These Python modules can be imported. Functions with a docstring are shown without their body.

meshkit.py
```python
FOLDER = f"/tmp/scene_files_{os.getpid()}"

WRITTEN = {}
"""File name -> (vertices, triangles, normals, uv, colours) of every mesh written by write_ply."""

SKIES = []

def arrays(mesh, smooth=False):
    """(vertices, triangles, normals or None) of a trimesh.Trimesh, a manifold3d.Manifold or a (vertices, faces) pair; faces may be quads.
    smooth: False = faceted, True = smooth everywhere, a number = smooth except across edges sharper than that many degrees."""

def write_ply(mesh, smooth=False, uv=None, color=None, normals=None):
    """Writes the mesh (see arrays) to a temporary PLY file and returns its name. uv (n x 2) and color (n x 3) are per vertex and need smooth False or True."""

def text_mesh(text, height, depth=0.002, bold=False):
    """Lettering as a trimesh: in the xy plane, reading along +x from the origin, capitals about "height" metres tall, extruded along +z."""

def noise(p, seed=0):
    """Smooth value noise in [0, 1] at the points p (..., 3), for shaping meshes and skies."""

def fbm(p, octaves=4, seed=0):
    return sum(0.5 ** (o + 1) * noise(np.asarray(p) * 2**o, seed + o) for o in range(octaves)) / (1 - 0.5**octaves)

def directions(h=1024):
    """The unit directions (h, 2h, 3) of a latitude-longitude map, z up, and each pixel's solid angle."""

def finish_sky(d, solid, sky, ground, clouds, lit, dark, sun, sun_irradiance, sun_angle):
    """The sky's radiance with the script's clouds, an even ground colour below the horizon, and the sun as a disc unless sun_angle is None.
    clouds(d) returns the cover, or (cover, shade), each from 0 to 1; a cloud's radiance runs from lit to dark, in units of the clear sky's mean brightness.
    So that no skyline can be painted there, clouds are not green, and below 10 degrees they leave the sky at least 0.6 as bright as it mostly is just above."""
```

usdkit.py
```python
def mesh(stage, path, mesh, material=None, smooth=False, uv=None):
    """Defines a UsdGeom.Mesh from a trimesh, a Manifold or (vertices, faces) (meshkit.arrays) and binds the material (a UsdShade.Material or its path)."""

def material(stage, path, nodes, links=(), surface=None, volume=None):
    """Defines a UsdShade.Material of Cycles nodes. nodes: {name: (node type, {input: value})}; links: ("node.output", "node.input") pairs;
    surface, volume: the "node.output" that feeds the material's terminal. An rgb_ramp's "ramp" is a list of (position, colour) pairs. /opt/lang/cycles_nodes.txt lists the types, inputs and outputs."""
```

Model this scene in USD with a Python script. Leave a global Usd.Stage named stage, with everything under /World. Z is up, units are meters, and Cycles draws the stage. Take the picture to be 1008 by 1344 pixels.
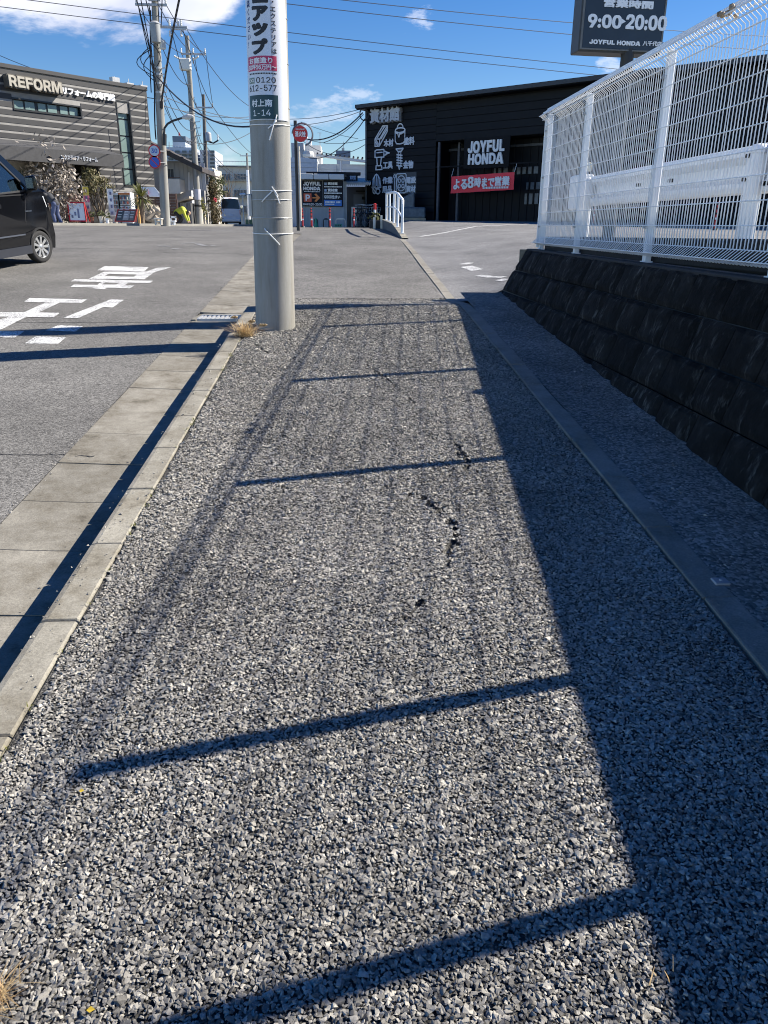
import glob, math
import numpy as np, trimesh, usdkit, meshkit
import manifold3d as m3
from shapely import affinity, box as sbox, union_all
from shapely.geometry import Polygon, LineString, Point, MultiPolygon
from scipy.interpolate import PchipInterpolator
from scipy.sparse import coo_matrix
from scipy.sparse.csgraph import connected_components
from PIL import Image, ImageDraw, ImageFont
from pxr import Usd, UsdGeom, UsdLux, UsdShade, Gf, Sdf, Vt

stage = Usd.Stage.CreateInMemory()
UsdGeom.SetStageUpAxis(stage, 'Z')
UsdGeom.Xform.Define(stage, '/World')
UsdGeom.Scope.Define(stage, '/World/Looks')
rng = np.random.default_rng(7)

# ------------------------------------------------------------------ camera, sky, sun, exposure
EYE, FPX, CX, CY = 1.62, 1000.0, 504.0, 672.0
TILT, YAW, ROLL = math.radians(20.632), math.radians(3.068), 0.0087
SUN_AZ, SUN_EL = math.radians(76.0), math.radians(38.6)
SUN_I, SKY_S, EXPOSURE = 1.25, 0.05, 1.13
_fh = np.array([math.sin(YAW), math.cos(YAW), 0]); _r0 = np.array([math.cos(YAW), -math.sin(YAW), 0]); _up = np.array([0, 0, 1.0])
FWD = _fh * math.cos(TILT) - _up * math.sin(TILT); _u0 = _fh * math.sin(TILT) + _up * math.cos(TILT)
RGT = _r0 * math.cos(ROLL) + _u0 * math.sin(ROLL); UPV = _u0 * math.cos(ROLL) - _r0 * math.sin(ROLL)
CAM = np.array([0, 0, EYE])
cam = UsdGeom.Camera.Define(stage, '/World/camera')
cam.AddTransformOp().Set(Gf.Matrix4d(*[float(v) for row in (np.append(RGT, 0), np.append(UPV, 0), np.append(-FWD, 0), np.append(CAM, 1)) for v in row]))
cam.CreateHorizontalApertureAttr(36.0); cam.CreateVerticalApertureAttr(48.0); cam.CreateFocalLengthAttr(36.0 * FPX / 1008)
cam.CreateClippingRangeAttr(Gf.Vec2f(0.05, 5000)); cam.CreateExposureAttr(EXPOSURE)

def ray(px, py): return FWD * FPX + RGT * (px - CX) - UPV * (py - CY)
def hit(px, py, p, n):
    d = ray(px, py); n = np.asarray(n, float)
    return CAM + d * ((np.asarray(p, float) - CAM) @ n) / (d @ n)
def at(px, py, D): return hit(px, py, (0, D, 0), (0, 1, 0))       # the point of the place seen there, D metres up the street

sun = UsdLux.DistantLight.Define(stage, '/World/sun')
sun.CreateIntensityAttr(SUN_I); sun.CreateAngleAttr(0.5); sun.CreateColorAttr(Gf.Vec3f(1.0, 0.93, 0.82))
sun.GetPrim().CreateAttribute('inputs:normalize', Sdf.ValueTypeNames.Bool).Set(True)
SD = np.array([math.sin(SUN_AZ) * math.cos(SUN_EL), math.cos(SUN_AZ) * math.cos(SUN_EL), math.sin(SUN_EL)])
_x = np.cross([0, 0, 1.0], SD); _x /= np.linalg.norm(_x); _y = np.cross(SD, _x)
sun.AddTransformOp().Set(Gf.Matrix4d(*[float(v) for row in (np.append(_x, 0), np.append(_y, 0), np.append(SD, 0), (0, 0, 50, 1)) for v in row]))

def math_chain():
    nodes, links = {}, []
    def mt(name, op, a, b=None, c=None):
        ins = {'math_type': op}
        for k, v in (('value1', a), ('value2', b), ('value3', c)):
            if v is None: continue
            if isinstance(v, str): links.append((v, f'{name}.{k}'))
            else: ins[k] = v
        nodes[name] = ('math', ins); return name + '.value'
    return nodes, links, mt

def sky_material():
    nodes, links, mt = math_chain()
    nodes.update(tc=('texture_coordinate', {}), sep=('separate_xyz', {}),
                 sky=('sky_texture', dict(sky_type='single_scattering', sun_disc=False, sun_elevation=SUN_EL, sun_rotation=SUN_AZ, altitude=0.0, air_density=1.0, aerosol_density=0.15, ozone_density=3.0)),
                 hs=('hsv', dict(hue=0.514, saturation=1.4, value=1.22, fac=1.0)), bg=('background_shader', {'strength': SKY_S}),
                 n1=('noise_texture', dict(scale=9.0, detail=8.0, roughness=0.6, distortion=0.3)), n2=('noise_texture', dict(scale=40.0, detail=6.0, roughness=0.62)),
                 n3=('noise_texture', dict(scale=5.0, detail=4.0)), mp=('mapping', dict(scale=(1.0, 1.0, 2.6))),
                 mx=('mix_color', {'use_clamp': False}), cr=('rgb_ramp', {'ramp': [(0.0, (7.6, 8.0, 9.6)), (1.0, (13.5, 13.3, 13.4))]}))
    links += [('tc.generated', 'sep.vector'), ('tc.generated', 'mp.vector'), ('mp.vector', 'n1.vector'), ('mp.vector', 'n2.vector'), ('mp.vector', 'n3.vector')]
    az = mt('az', 'arctan2', 'sep.x', 'sep.y')
    el = mt('el', 'arcsine', 'sep.z')
    total = None
    for i, (px, py, wx, wy, k, fine) in enumerate(CLOUDS):
        d = ray(px, py); d = d / np.linalg.norm(d)
        a0, e0 = math.atan2(d[0], d[1]), math.asin(d[2])
        p = mt(f'p{i}', 'multiply', mt(f'q{i}', 'subtract', az, a0), 1068 / wx); q = mt(f'r{i}', 'multiply', mt(f's{i}', 'subtract', el, e0), 1068 / wy)
        dd = mt(f'd{i}', 'add', mt(f'e{i}', 'multiply', p, p), mt(f'f{i}', 'multiply', q, q))
        g = mt(f'g{i}', 'subtract', 1.0, dd)
        h = mt(f'h{i}', 'multiply_add', mt(f'i{i}', 'subtract', 'n2.fac' if fine else 'n1.fac', 0.5), k, g)
        nodes[f'j{i}'] = ('map_range', dict(range_type='smoothstep', from_min=0.0, from_max=0.55 if not fine else 1.7, to_min=0.0, to_max=1.0)); links.append((h, f'j{i}.value'))
        if fine: links.append((f'j{i}.result', f'jj{i}.value1')); nodes[f'jj{i}'] = ('math', dict(math_type='multiply', value2=.40))
        res = f'jj{i}.value' if fine else f'j{i}.result'
        total = res if total is None else mt(f'k{i}', 'maximum', total, res)
    # scattered fair-weather cloud over the rest of the sky, away from this part of it
    nodes['gen'] = ('map_range', dict(range_type='smoothstep', from_min=0.62, from_max=0.78)); links.append(('n1.fac', 'gen.value'))
    hi = mt('hi', 'greater_than', el, 0.50)
    total = mt('tt', 'maximum', total, mt('gg', 'multiply', 'gen.result', hi))
    total = mt('t9', 'multiply', total, 0.93)
    nodes['sh'] = ('map_range', dict(from_min=0.35, from_max=0.7, clamp=True)); links.append(('n3.fac', 'sh.value'))
    links += [('sh.result', 'cr.fac'), ('sky.color', 'hs.color'), ('hs.color', 'mx.a'), ('cr.color', 'mx.b'), (total, 'mx.fac'), ('mx.result', 'bg.color')]
    return usdkit.material(stage, '/World/Looks/sky', nodes, links, surface='bg.background')
CLOUDS = [(70, -20, 160, 50, 2.6, 0), (250, -14, 62, 40, 2.2, 0), (415, 150, 44, 14, 6.5, 1), (440, 140, 34, 20, 7.5, 1), (478, 124, 22, 10, 7.5, 1),
          (552, 26, 18, 12, 8.5, 1), (298, 197, 15, 9, 2.0, 1), (300, 212, 20, 8, 2.2, 1), (800, 88, 12, 14, 8.5, 1), (395, 158, 36, 9, 6.5, 1)]
dome = UsdLux.DomeLight.Define(stage, '/World/sky')
UsdShade.MaterialBindingAPI.Apply(dome.GetPrim()).Bind(sky_material())
dome.GetPrim().SetCustomDataByKey('kind', 'structure')

# ------------------------------------------------------------------ helpers: names, things, parts
taken, ROOT = {}, {}
def numbered(parent, name):
    k = (parent, name); n = taken.get(k, 0); taken[k] = n + 1
    return f'{parent}/{name}' + (f'_{n:03d}' if n else '')
def tag(path, label=None, cat=None, group=None, kind=None):
    p = stage.GetPrimAtPath(path)
    for k, v in (('label', label), ('category', cat), ('group', group), ('kind', kind)):
        if v: p.SetCustomDataByKey(k, v)
    return path
def thing(name, label=None, cat=None, group=None, loc=(0, 0, 0), kind=None, rz=0.0):
    path = numbered('/World', name)
    x = UsdGeom.Xform.Define(stage, path); x.AddTranslateOp().Set(Gf.Vec3d(*map(float, loc)))
    if rz: x.AddRotateZOp().Set(math.degrees(rz))
    ROOT[path] = (np.asarray(loc, float), rz)
    return tag(path, label, cat, group, kind)
def part(parent, name, mesh, mat, label=None, kind=None, smooth=False, local=False):
    """One mesh under a thing or a part. Points are the world's unless local."""
    path = numbered(parent, name)
    v, f = vf(mesh)
    if not local and parent != '/World':
        top = '/'.join(parent.split('/')[:3]); loc, rz = ROOT.get(top, (np.zeros(3), 0))
        v = v - loc
        if rz: c, s = math.cos(-rz), math.sin(-rz); v = v @ np.array([[c, s, 0], [-s, c, 0], [0, 0, 1.0]])
    q = usdkit.mesh(stage, path, (v, f), mat, smooth=smooth)
    if mat.GetPath().name in ISLAND:     # one random number per separate piece (stone, leaf, blade)
        if smooth: raise ValueError('island materials need flat shading')
        e = np.vstack([f[:, :2], f[:, 1:3]]); n, lab = connected_components(coo_matrix((np.ones(len(e)), (e[:, 0], e[:, 1])), shape=(len(v), len(v))), directed=False)
        UsdGeom.PrimvarsAPI(q).CreatePrimvar('rnd', Sdf.ValueTypeNames.FloatArray, 'vertex').Set(Vt.FloatArray.FromNumpy(np.random.default_rng(len(v)).random(n)[lab].astype(np.float32)))
    return tag(path, label, kind=kind)
ISLAND = set()
def solo(name, mesh, mat, label=None, cat=None, group=None, kind=None, smooth=False):
    path = part('/World', name, mesh, mat, smooth=smooth)
    return tag(path, label, cat, group, kind)
def copy(src, label=None, loc=(0, 0, 0), rz=0.0, group=None, cat=None):
    q = stage.GetPrimAtPath(src); name = src.split('/')[-1]
    if name[-4:-3] == '_' and name[-3:].isdigit(): name = name[:-4]
    path = numbered('/World', name)
    x = UsdGeom.Xform.Define(stage, path); x.AddTranslateOp().Set(Gf.Vec3d(*map(float, loc))); x.AddRotateZOp().Set(math.degrees(rz))
    x.GetPrim().GetReferences().AddInternalReference(src); x.GetPrim().SetInstanceable(True)
    d = q.GetCustomData()
    return tag(path, label or d.get('label'), cat or d.get('category'), group or d.get('group'))

# ------------------------------------------------------------------ helpers: shapes
def vf(m):
    if isinstance(m, (tuple,)): v, f = np.asarray(m[0], float), np.asarray(m[1], int)
    elif isinstance(m, list): return cat(m)
    elif hasattr(m, 'to_mesh'): q = m.to_mesh(); v, f = np.array(q.vert_properties[:, :3], float), np.array(q.tri_verts, int)
    else: v, f = np.asarray(m.vertices, float), np.asarray(m.faces, int)
    if f.shape[1] == 4: f = np.vstack([f[:, [0, 1, 2]], f[:, [0, 2, 3]]])
    return v, f
def cat(ms):
    vs, fs, n = [], [], 0
    for m in ms:
        v, f = vf(m); vs.append(v); fs.append(f + n); n += len(v)
    return np.vstack(vs), np.vstack(fs)
_BF = np.array([[0, 2, 3, 1], [4, 5, 7, 6], [0, 1, 5, 4], [2, 6, 7, 3], [0, 4, 6, 2], [1, 3, 7, 5]])
def box(x0, x1, y0, y1, z0, z1):
    return vf((np.array([[x, y, z] for z in (z0, z1) for y in (y0, y1) for x in (x0, x1)], float), _BF))
def bevel(x0, x1, y0, y1, z0, z1, b):
    p = []
    for sx in (0, 1):
        for sy in (0, 1):
            for sz in (0, 1):
                c = np.array([(x0, x1)[sx], (y0, y1)[sy], (z0, z1)[sz]]); d = np.array([1 - 2 * sx, 1 - 2 * sy, 1 - 2 * sz]) * b
                p += [c + d * m for m in ((0, 1, 1), (1, 0, 1), (1, 1, 0))]
    h = trimesh.convex.convex_hull(np.array(p)); return np.array(h.vertices), np.array(h.faces)
def tube(pts, r, n=8, cap=True):
    P = np.asarray(pts, float); m = len(P); R = np.full(m, r) if np.ndim(r) == 0 else np.asarray(r, float)
    T = np.gradient(P, axis=0); T /= np.maximum(np.linalg.norm(T, axis=1, keepdims=True), 1e-9)
    a = np.array([0, 0, 1.0]) if abs(T[0, 2]) < 0.9 else np.array([1.0, 0, 0]); V = []
    for i in range(m):
        a = a - T[i] * (a @ T[i]); a /= np.linalg.norm(a); b = np.cross(T[i], a)
        t = np.arange(n) / n * 2 * math.pi + math.pi / n
        V.append(P[i] + R[i] * (np.cos(t)[:, None] * a + np.sin(t)[:, None] * b))
    V = np.vstack(V); F = []
    i = np.arange(m - 1)[:, None] * n; j = np.arange(n)[None]; k = (j + 1) % n
    F = np.stack([i + j, i + k, i + n + k, i + n + j], -1).reshape(-1, 4); F = np.vstack([F[:, [0, 1, 2]], F[:, [0, 2, 3]]])
    if cap:
        V = np.vstack([V, P[0], P[-1]]); c0, c1 = m * n, m * n + 1; j = np.arange(n); k = (j + 1) % n
        F = np.vstack([F, np.stack([np.full(n, c0), k, j], 1), np.stack([np.full(n, c1), (m - 1) * n + j, (m - 1) * n + k], 1)])
    return V, F
def lathe(prof, n=24, c=(0, 0, 0)):
    prof = np.asarray(prof, float); t = np.arange(n) / n * 2 * math.pi
    V = np.stack([np.outer(prof[:, 0], np.cos(t)), np.outer(prof[:, 0], np.sin(t)), np.repeat(prof[:, 1:2], n, 1)], -1).reshape(-1, 3) + np.asarray(c)
    m = len(prof); i = np.arange(m - 1)[:, None] * n; j = np.arange(n)[None]; k = (j + 1) % n
    F = np.stack([i + j, i + k, i + n + k, i + n + j], -1).reshape(-1, 4)
    return V, np.vstack([F[:, [0, 1, 2]], F[:, [0, 2, 3]]])
def grid(X, Y, Z):
    n, m = X.shape; V = np.stack([X, Y, Z], -1).reshape(-1, 3); i = np.arange(n - 1)[:, None] * m; j = np.arange(m - 1)[None]
    F = np.stack([i + j, i + j + 1, i + m + j + 1, i + m + j], -1).reshape(-1, 4)
    return V, np.vstack([F[:, [0, 2, 1]], F[:, [0, 3, 2]]])
def xf(m, M):
    v, f = vf(m); return v @ M[:3, :3].T + M[:3, 3], f
def frame(O, az):
    """x along the compass heading az, y away from the viewer's side, z up."""
    M = np.eye(4); M[:3, 0] = [math.sin(az), math.cos(az), 0]; M[:3, 1] = [-math.cos(az), math.sin(az), 0]; M[:3, 2] = [0, 0, 1]; M[:3, 3] = O; return M
def prism(poly, d0, d1):
    """Extrudes a polygon drawn in x,z between depths y=d0 (near) and y=d1."""
    out = []
    for g in getattr(poly, 'geoms', [poly]):
        if g.is_empty or g.area < 1e-9: continue
        e = trimesh.creation.extrude_polygon(g, abs(d1 - d0), engine='earcut'); v = np.array(e.vertices)
        out.append((np.stack([v[:, 0], np.full(len(v), max(d0, d1)) - v[:, 2], v[:, 1]], 1), np.array(e.faces)))
    return cat(out)
def hull(*ms):
    h = trimesh.convex.convex_hull(np.vstack([vf(m)[0] for m in ms])); return np.array(h.vertices), np.array(h.faces)
def sph(c, r, sub=1):
    s = trimesh.creation.icosphere(sub, 1.0); return np.array(s.vertices) * r + np.asarray(c), np.array(s.faces)
_fonts = {}
def glyphs(text, font='cjk', bold=0, weight=900, vertical=False):
    """Lettering as a shapely shape, capitals about 1 unit tall."""
    k = (font, weight)
    if k not in _fonts:
        f = ImageFont.truetype(glob.glob('/opt/blender-*/*/datafiles/fonts/' + ('Noto Sans CJK Regular.woff2' if font == 'cjk' else 'Inter.woff2'))[0], 72)
        if font != 'cjk': f.set_variation_by_axes([32, weight])
        _fonts[k] = f
    f, out = _fonts[k], []
    for row, t in enumerate(text if vertical else [text]):
        x0, y0, x1, y1 = f.getbbox(t, anchor='ls', stroke_width=bold)
        im = Image.new('L', (int(x1 - x0) + 8, int(y1 - y0) + 8)); ImageDraw.Draw(im).text((4 - x0, 4 - y0), t, 255, f, anchor='ls', stroke_width=bold)
        on = np.pad(np.asarray(im) > 127, ((0, 0), (1, 1))).astype(np.int8); d = np.diff(on, axis=1)
        r, s = np.nonzero(d == 1); e = np.nonzero(d == -1)[1]
        g = union_all(sbox(s, -r - 1, e, -r)).buffer(0.5).buffer(-0.5).simplify(0.7)
        out.append(affinity.translate(g, x0 - 4, 4 - y0 - row * 80))
    g = union_all(out); return affinity.scale(g, 1 / 52, 1 / 52, origin=(0, 0))
def fit(g, x0, x1, z0, z1):
    a, b, c, d = g.bounds
    return affinity.translate(affinity.scale(affinity.translate(g, -a, -b), (x1 - x0) / (c - a), (z1 - z0) / (d - b), origin=(0, 0)), x0, z0)
class Facade:
    def __init__(self, px, py, D, az): self.O = at(px, py, D); self.O[2] = 0; self.M = frame(self.O, az); self.n = self.M[:3, 1]
    def pt(self, px, py, off=0.0):
        p = hit(px, py, self.O + self.n * off, self.n); return float((p - self.O) @ self.M[:3, 0]), float(p[2])
    def do(self, m): return xf(m, self.M)
    def shape(self, g, front, back=0.0): return self.do(prism(g, -front, -back))
    def rect(self, px0, py0, px1, py1, front, back=0.0):
        a, z1 = self.pt(px0, py0); b, z0 = self.pt(px1, py1); return self.do(box(a, b, -front, -back, z0, z1))
    def text(self, t, p00, p11, front, back, **k):
        a, z1 = self.pt(*p00); b, z0 = self.pt(*p11); return self.do(prism(fit(glyphs(t, **k), a, b, z0, z1), -front, -back))

# ------------------------------------------------------------------ helpers: materials
MATS = {}
def M(name, col, rough=0.6, var=0.15, scale=6.0, bump=0.0, bscale=60.0, metallic=0.0, spec=0.5, coat=0.0, island=0.0, each=0.0, detail=4.0):
    if name in MATS: return MATS[name]
    c = np.array(col, float)
    nodes = {'g': ('geometry', {}), 'n': ('noise_texture', dict(scale=scale, detail=detail, roughness=0.6)), 'p': ('principled_bsdf', dict(roughness=rough, metallic=metallic, specular_ior_level=spec, coat_weight=coat)),
             'r': ('rgb_ramp', {'ramp': [(0.3, tuple(c * (1 - var))), (0.7, tuple(np.minimum(c * (1 + var), 0.95)))]})}
    links = [('g.position', 'n.vector'), ('n.fac', 'r.fac')]; out = 'r.color'
    for key, amt, src in (('i', island, 'g.random_per_island'), ('o', each, 'oi.random')):
        if amt:
            if key == 'o': nodes['oi'] = ('object_info', {})
            nodes[key + 'm'] = ('map_range', dict(from_min=0.0, from_max=1.0, to_min=1 - amt, to_max=1 + amt)); nodes[key + 'x'] = ('mix_color', dict(blend_type='multiply', fac=1.0, use_clamp=False))
            nodes[key + 'c'] = ('combine_color', {})
            links += [(src, key + 'm.value')] + [(key + 'm.result', f'{key}c.{ch}') for ch in 'rgb'] + [(out, key + 'x.a'), (key + 'c.color', key + 'x.b')]; out = key + 'x.result'
    links.append((out, 'p.base_color'))
    if bump:
        nodes['bn'] = ('noise_texture', dict(scale=bscale, detail=5.0, roughness=0.6)); nodes['b'] = ('bump', dict(strength=bump, distance=0.01)); links += [('g.position', 'bn.vector'), ('bn.fac', 'b.height'), ('b.normal', 'p.normal')]
    MATS[name] = usdkit.material(stage, '/World/Looks/' + name, nodes, links, surface='p.BSDF'); return MATS[name]
def asphalt(name, dark, mid, light, cell, bump=0.6, dist=0.004, patch=0.25):
    nodes = {'g': ('geometry', {}), 'v': ('voronoi_texture', dict(scale=cell, randomness=1.0)), 'sc': ('separate_color', {}), 'r': ('rgb_ramp', {'ramp': [(0.0, dark), (0.5, mid), (1.0, light)]}),
             'n': ('noise_texture', dict(scale=0.9, detail=6.0, roughness=0.65)), 'm': ('map_range', dict(from_min=0.32, from_max=0.68, to_min=1 - 1.3 * patch, to_max=1 + patch)), 'c': ('combine_color', {}),
             'x': ('mix_color', dict(blend_type='multiply', fac=1.0, use_clamp=False)), 'n2': ('noise_texture', dict(scale=cell * 0.6, detail=4.0)), 'h': ('math', dict(math_type='multiply', value2=-1.0)),
             'b': ('bump', dict(strength=bump, distance=dist)), 'p': ('principled_bsdf', dict(roughness=0.85, specular_ior_level=0.3))}
    links = [('g.position', 'v.vector'), ('v.color', 'sc.color'), ('sc.r', 'r.fac'), ('g.position', 'n.vector'), ('n.fac', 'm.value')] + [('m.result', 'c.' + k) for k in 'rgb'] + [('r.color', 'x.a'), ('c.color', 'x.b'), ('x.result', 'p.base_color'),
             ('v.distance', 'h.value1'), ('h.value', 'b.height'), ('b.normal', 'p.normal')]
    MATS[name] = usdkit.material(stage, '/World/Looks/' + name, nodes, links, surface='p.BSDF'); return MATS[name]
def concrete(name, col, each=0.08, stain=0.3, speck=0.15, stretch=(1, 1, 1)):
    c = np.array(col, float)
    nodes = {'g': ('geometry', {}), 'mp': ('mapping', dict(scale=stretch)), 'n': ('noise_texture', dict(scale=3.6, detail=9.0, roughness=0.74)), 'r': ('rgb_ramp', {'ramp': [(0.30, tuple(c * (1 - 1.5 * stain) * (1, .95, .86))), (0.42, tuple(c * (1 - .5 * stain) * (1, .97, .92))), (0.54, tuple(c)), (0.7, tuple(c * (1 + stain * .8)))]}),
             'v': ('voronoi_texture', dict(scale=170.0)), 'sc': ('separate_color', {}), 'm': ('map_range', dict(from_min=0.0, from_max=1.0, to_min=1 - speck, to_max=1 + speck)), 'c': ('combine_color', {}), 'x': ('mix_color', dict(blend_type='multiply', fac=1.0, use_clamp=False)),
             'oi': ('object_info', {}), 'om': ('map_range', dict(from_min=0.0, from_max=1.0, to_min=1 - each, to_max=1 + each)), 'mm': ('math', dict(math_type='multiply')),
             'bn': ('noise_texture', dict(scale=90.0, detail=6.0, roughness=0.7)), 'b': ('bump', dict(strength=0.35, distance=0.006)), 'p': ('principled_bsdf', dict(roughness=0.85, specular_ior_level=0.3))}
    links = [('g.position', 'mp.vector'), ('mp.vector', 'n.vector'), ('n.fac', 'r.fac'), ('g.position', 'v.vector'), ('v.color', 'sc.color'), ('sc.r', 'm.value'), ('oi.random', 'om.value'), ('m.result', 'mm.value1'), ('om.result', 'mm.value2')] + [('mm.value', 'c.' + k) for k in 'rgb'] + \
            [('r.color', 'x.a'), ('c.color', 'x.b'), ('x.result', 'p.base_color'), ('g.position', 'bn.vector'), ('bn.fac', 'b.height'), ('b.normal', 'p.normal')]
    MATS[name] = usdkit.material(stage, '/World/Looks/' + name, nodes, links, surface='p.BSDF'); return MATS[name]
def paint(name, col, keep=0.62):
    """Worn road paint: flakes let the asphalt below show as dark specks."""
    nodes = {'g': ('geometry', {}), 'n': ('noise_texture', dict(scale=60.0, detail=5.0, roughness=0.7)), 'r': ('rgb_ramp', {'ramp': [(keep - .05, col), (keep + .05, (.13, .13, .13))]}), 'n2': ('noise_texture', dict(scale=4.0, detail=4.0)), 'ad': ('math', dict(math_type='multiply_add', value2=0.22)),
             'p': ('principled_bsdf', dict(roughness=0.7))}
    links = [('g.position', 'n.vector'), ('g.position', 'n2.vector'), ('n2.fac', 'ad.value1'), ('n.fac', 'ad.value3'), ('ad.value', 'r.fac'), ('r.color', 'p.base_color')]
    MATS[name] = usdkit.material(stage, '/World/Looks/' + name, nodes, links, surface='p.BSDF'); return MATS[name]
def glass(name, tint, mixin=0.5, rough=0.02):
    """A pane: see-through tint and a mirror reflection by the angle of view."""
    nodes = {'f': ('fresnel', dict(IOR=1.52)), 'k': ('math', dict(math_type='multiply_add', value2=1.0, value3=mixin * 0.1)), 't': ('transparent_bsdf', dict(color=tint)), 'g': ('glossy_bsdf', dict(color=(.9, .93, .95), roughness=rough)), 'm': ('mix_closure', {})}
    links = [('f.fac', 'k.value1'), ('k.value', 'm.fac'), ('t.BSDF', 'm.closure1'), ('g.BSDF', 'm.closure2')]
    MATS[name] = usdkit.material(stage, '/World/Looks/' + name, nodes, links, surface='m.closure'); return MATS[name]
def leaf(name, a, b, trans=0.25):
    ISLAND.add(name); nodes = {'g': ('attribute', dict(attribute='rnd')), 'r': ('rgb_ramp', {'ramp': [(0.0, a), (1.0, b)]}), 'p': ('principled_bsdf', dict(roughness=0.6, specular_ior_level=0.3)), 't': ('translucent_bsdf', {}), 'm': ('mix_closure', dict(fac=trans))}
    links = [('g.fac', 'r.fac'), ('r.color', 'p.base_color'), ('r.color', 't.color'), ('p.BSDF', 'm.closure1'), ('t.BSDF', 'm.closure2')]
    MATS[name] = usdkit.material(stage, '/World/Looks/' + name, nodes, links, surface='m.closure'); return MATS[name]

WHITE = M('white_paint', (.74, .76, .78), .45, .05); STEEL = M('galvanised_steel', (.42, .43, .44), .45, .15, metallic=.3); DARK = M('black_metal', (.02, .021, .024), .5, .2); BLACKP = M('black_plastic', (.012, .012, .013), .5, .2)
LETTER = M('white_lettering', (.72, .73, .74), .5, .04); RED = M('red_paint', (.5, .02, .025), .5, .1); CABLE = M('black_cable', (.02, .02, .025), .6, .1); RUBBER = M('tyre_rubber', (.018, .018, .019), .85, .15)
NAVY = M('navy_board', (.007, .009, .016), .5, .2, spec=.2)
CONC = concrete('concrete_kerb', (.25, .236, .198), stain=.45, each=.12); GUTC = concrete('concrete_gutter', (.205, .193, .164), stain=.46, each=.12); POLEC = concrete('concrete_pole', (.27, .27, .255), each=.0, stain=.22, speck=.06, stretch=(2.2, 2.2, .22))

# ------------------------------------------------------------------ the ground: street climbing to a crest, pavement, raised car park
_R = PchipInterpolator([-60, 0, 8, 16.8, 21, 27, 35, 46, 60, 100, 200], [-4.4, -.17, .394, 1.014, 1.27, 1.42, 1.5, 1.5, 1.42, .9, -1.0])
def R(Y):
    Y = np.asarray(Y, float); return np.where(Y < 16.8, .0705 * Y - .17, _R(np.clip(Y, 0, 200)))
def smooth(t): t = np.clip(t, 0, 1); return t * t * (3 - 2 * t)
def SW(Y):
    Y = np.asarray(Y, float); t = smooth((Y - 9.6) / 1.8); return (.0705 * Y) * (1 - t) + (R(Y) + .004) * t
LOTZ = 1.33
def LOT(Y): return LOTZ + .51 * smooth((np.asarray(Y, float) - 10) / 30) 
def H(x, Y):
    x = np.asarray(x, float); Y = np.asarray(Y, float)
    w = np.interp(Y, [10.8, 13, 16, 22, 31], [1.9, 3.6, 4.5, 4.0, 1.2]); t = smooth((x - 1.6) / w)
    drive = SW(Y) * (1 - t) + LOT(Y) * t
    return np.where(Y < 10.85, np.where(x > 2.4, LOTZ, .0705 * Y), np.where(x < 1.6, SW(Y), drive))
def ground(px, py, fn=None, lift=0.0):
    fn = fn or H; d = ray(px, py); t = np.linspace(0.5, 90, 6000) / d[1]; p = CAM + t[:, None] * d; s = p[:, 2] - fn(p[:, 0], p[:, 1])
    i = np.nonzero(s < 0)[0]; i = i[0] if len(i) else np.argmin(s); return np.array([p[i, 0], p[i, 1], float(fn(p[i, 0], p[i, 1])) + lift])
def RD(x, Y): return R(Y) + 0 * np.asarray(x)
def sheet(name, xs, ys, fn, mat, label=None, dz=0.0):
    X, Y = np.meshgrid(xs, ys); solo(name, grid(X, Y, fn(X, Y) + dz), mat, kind='structure', smooth=True)

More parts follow.
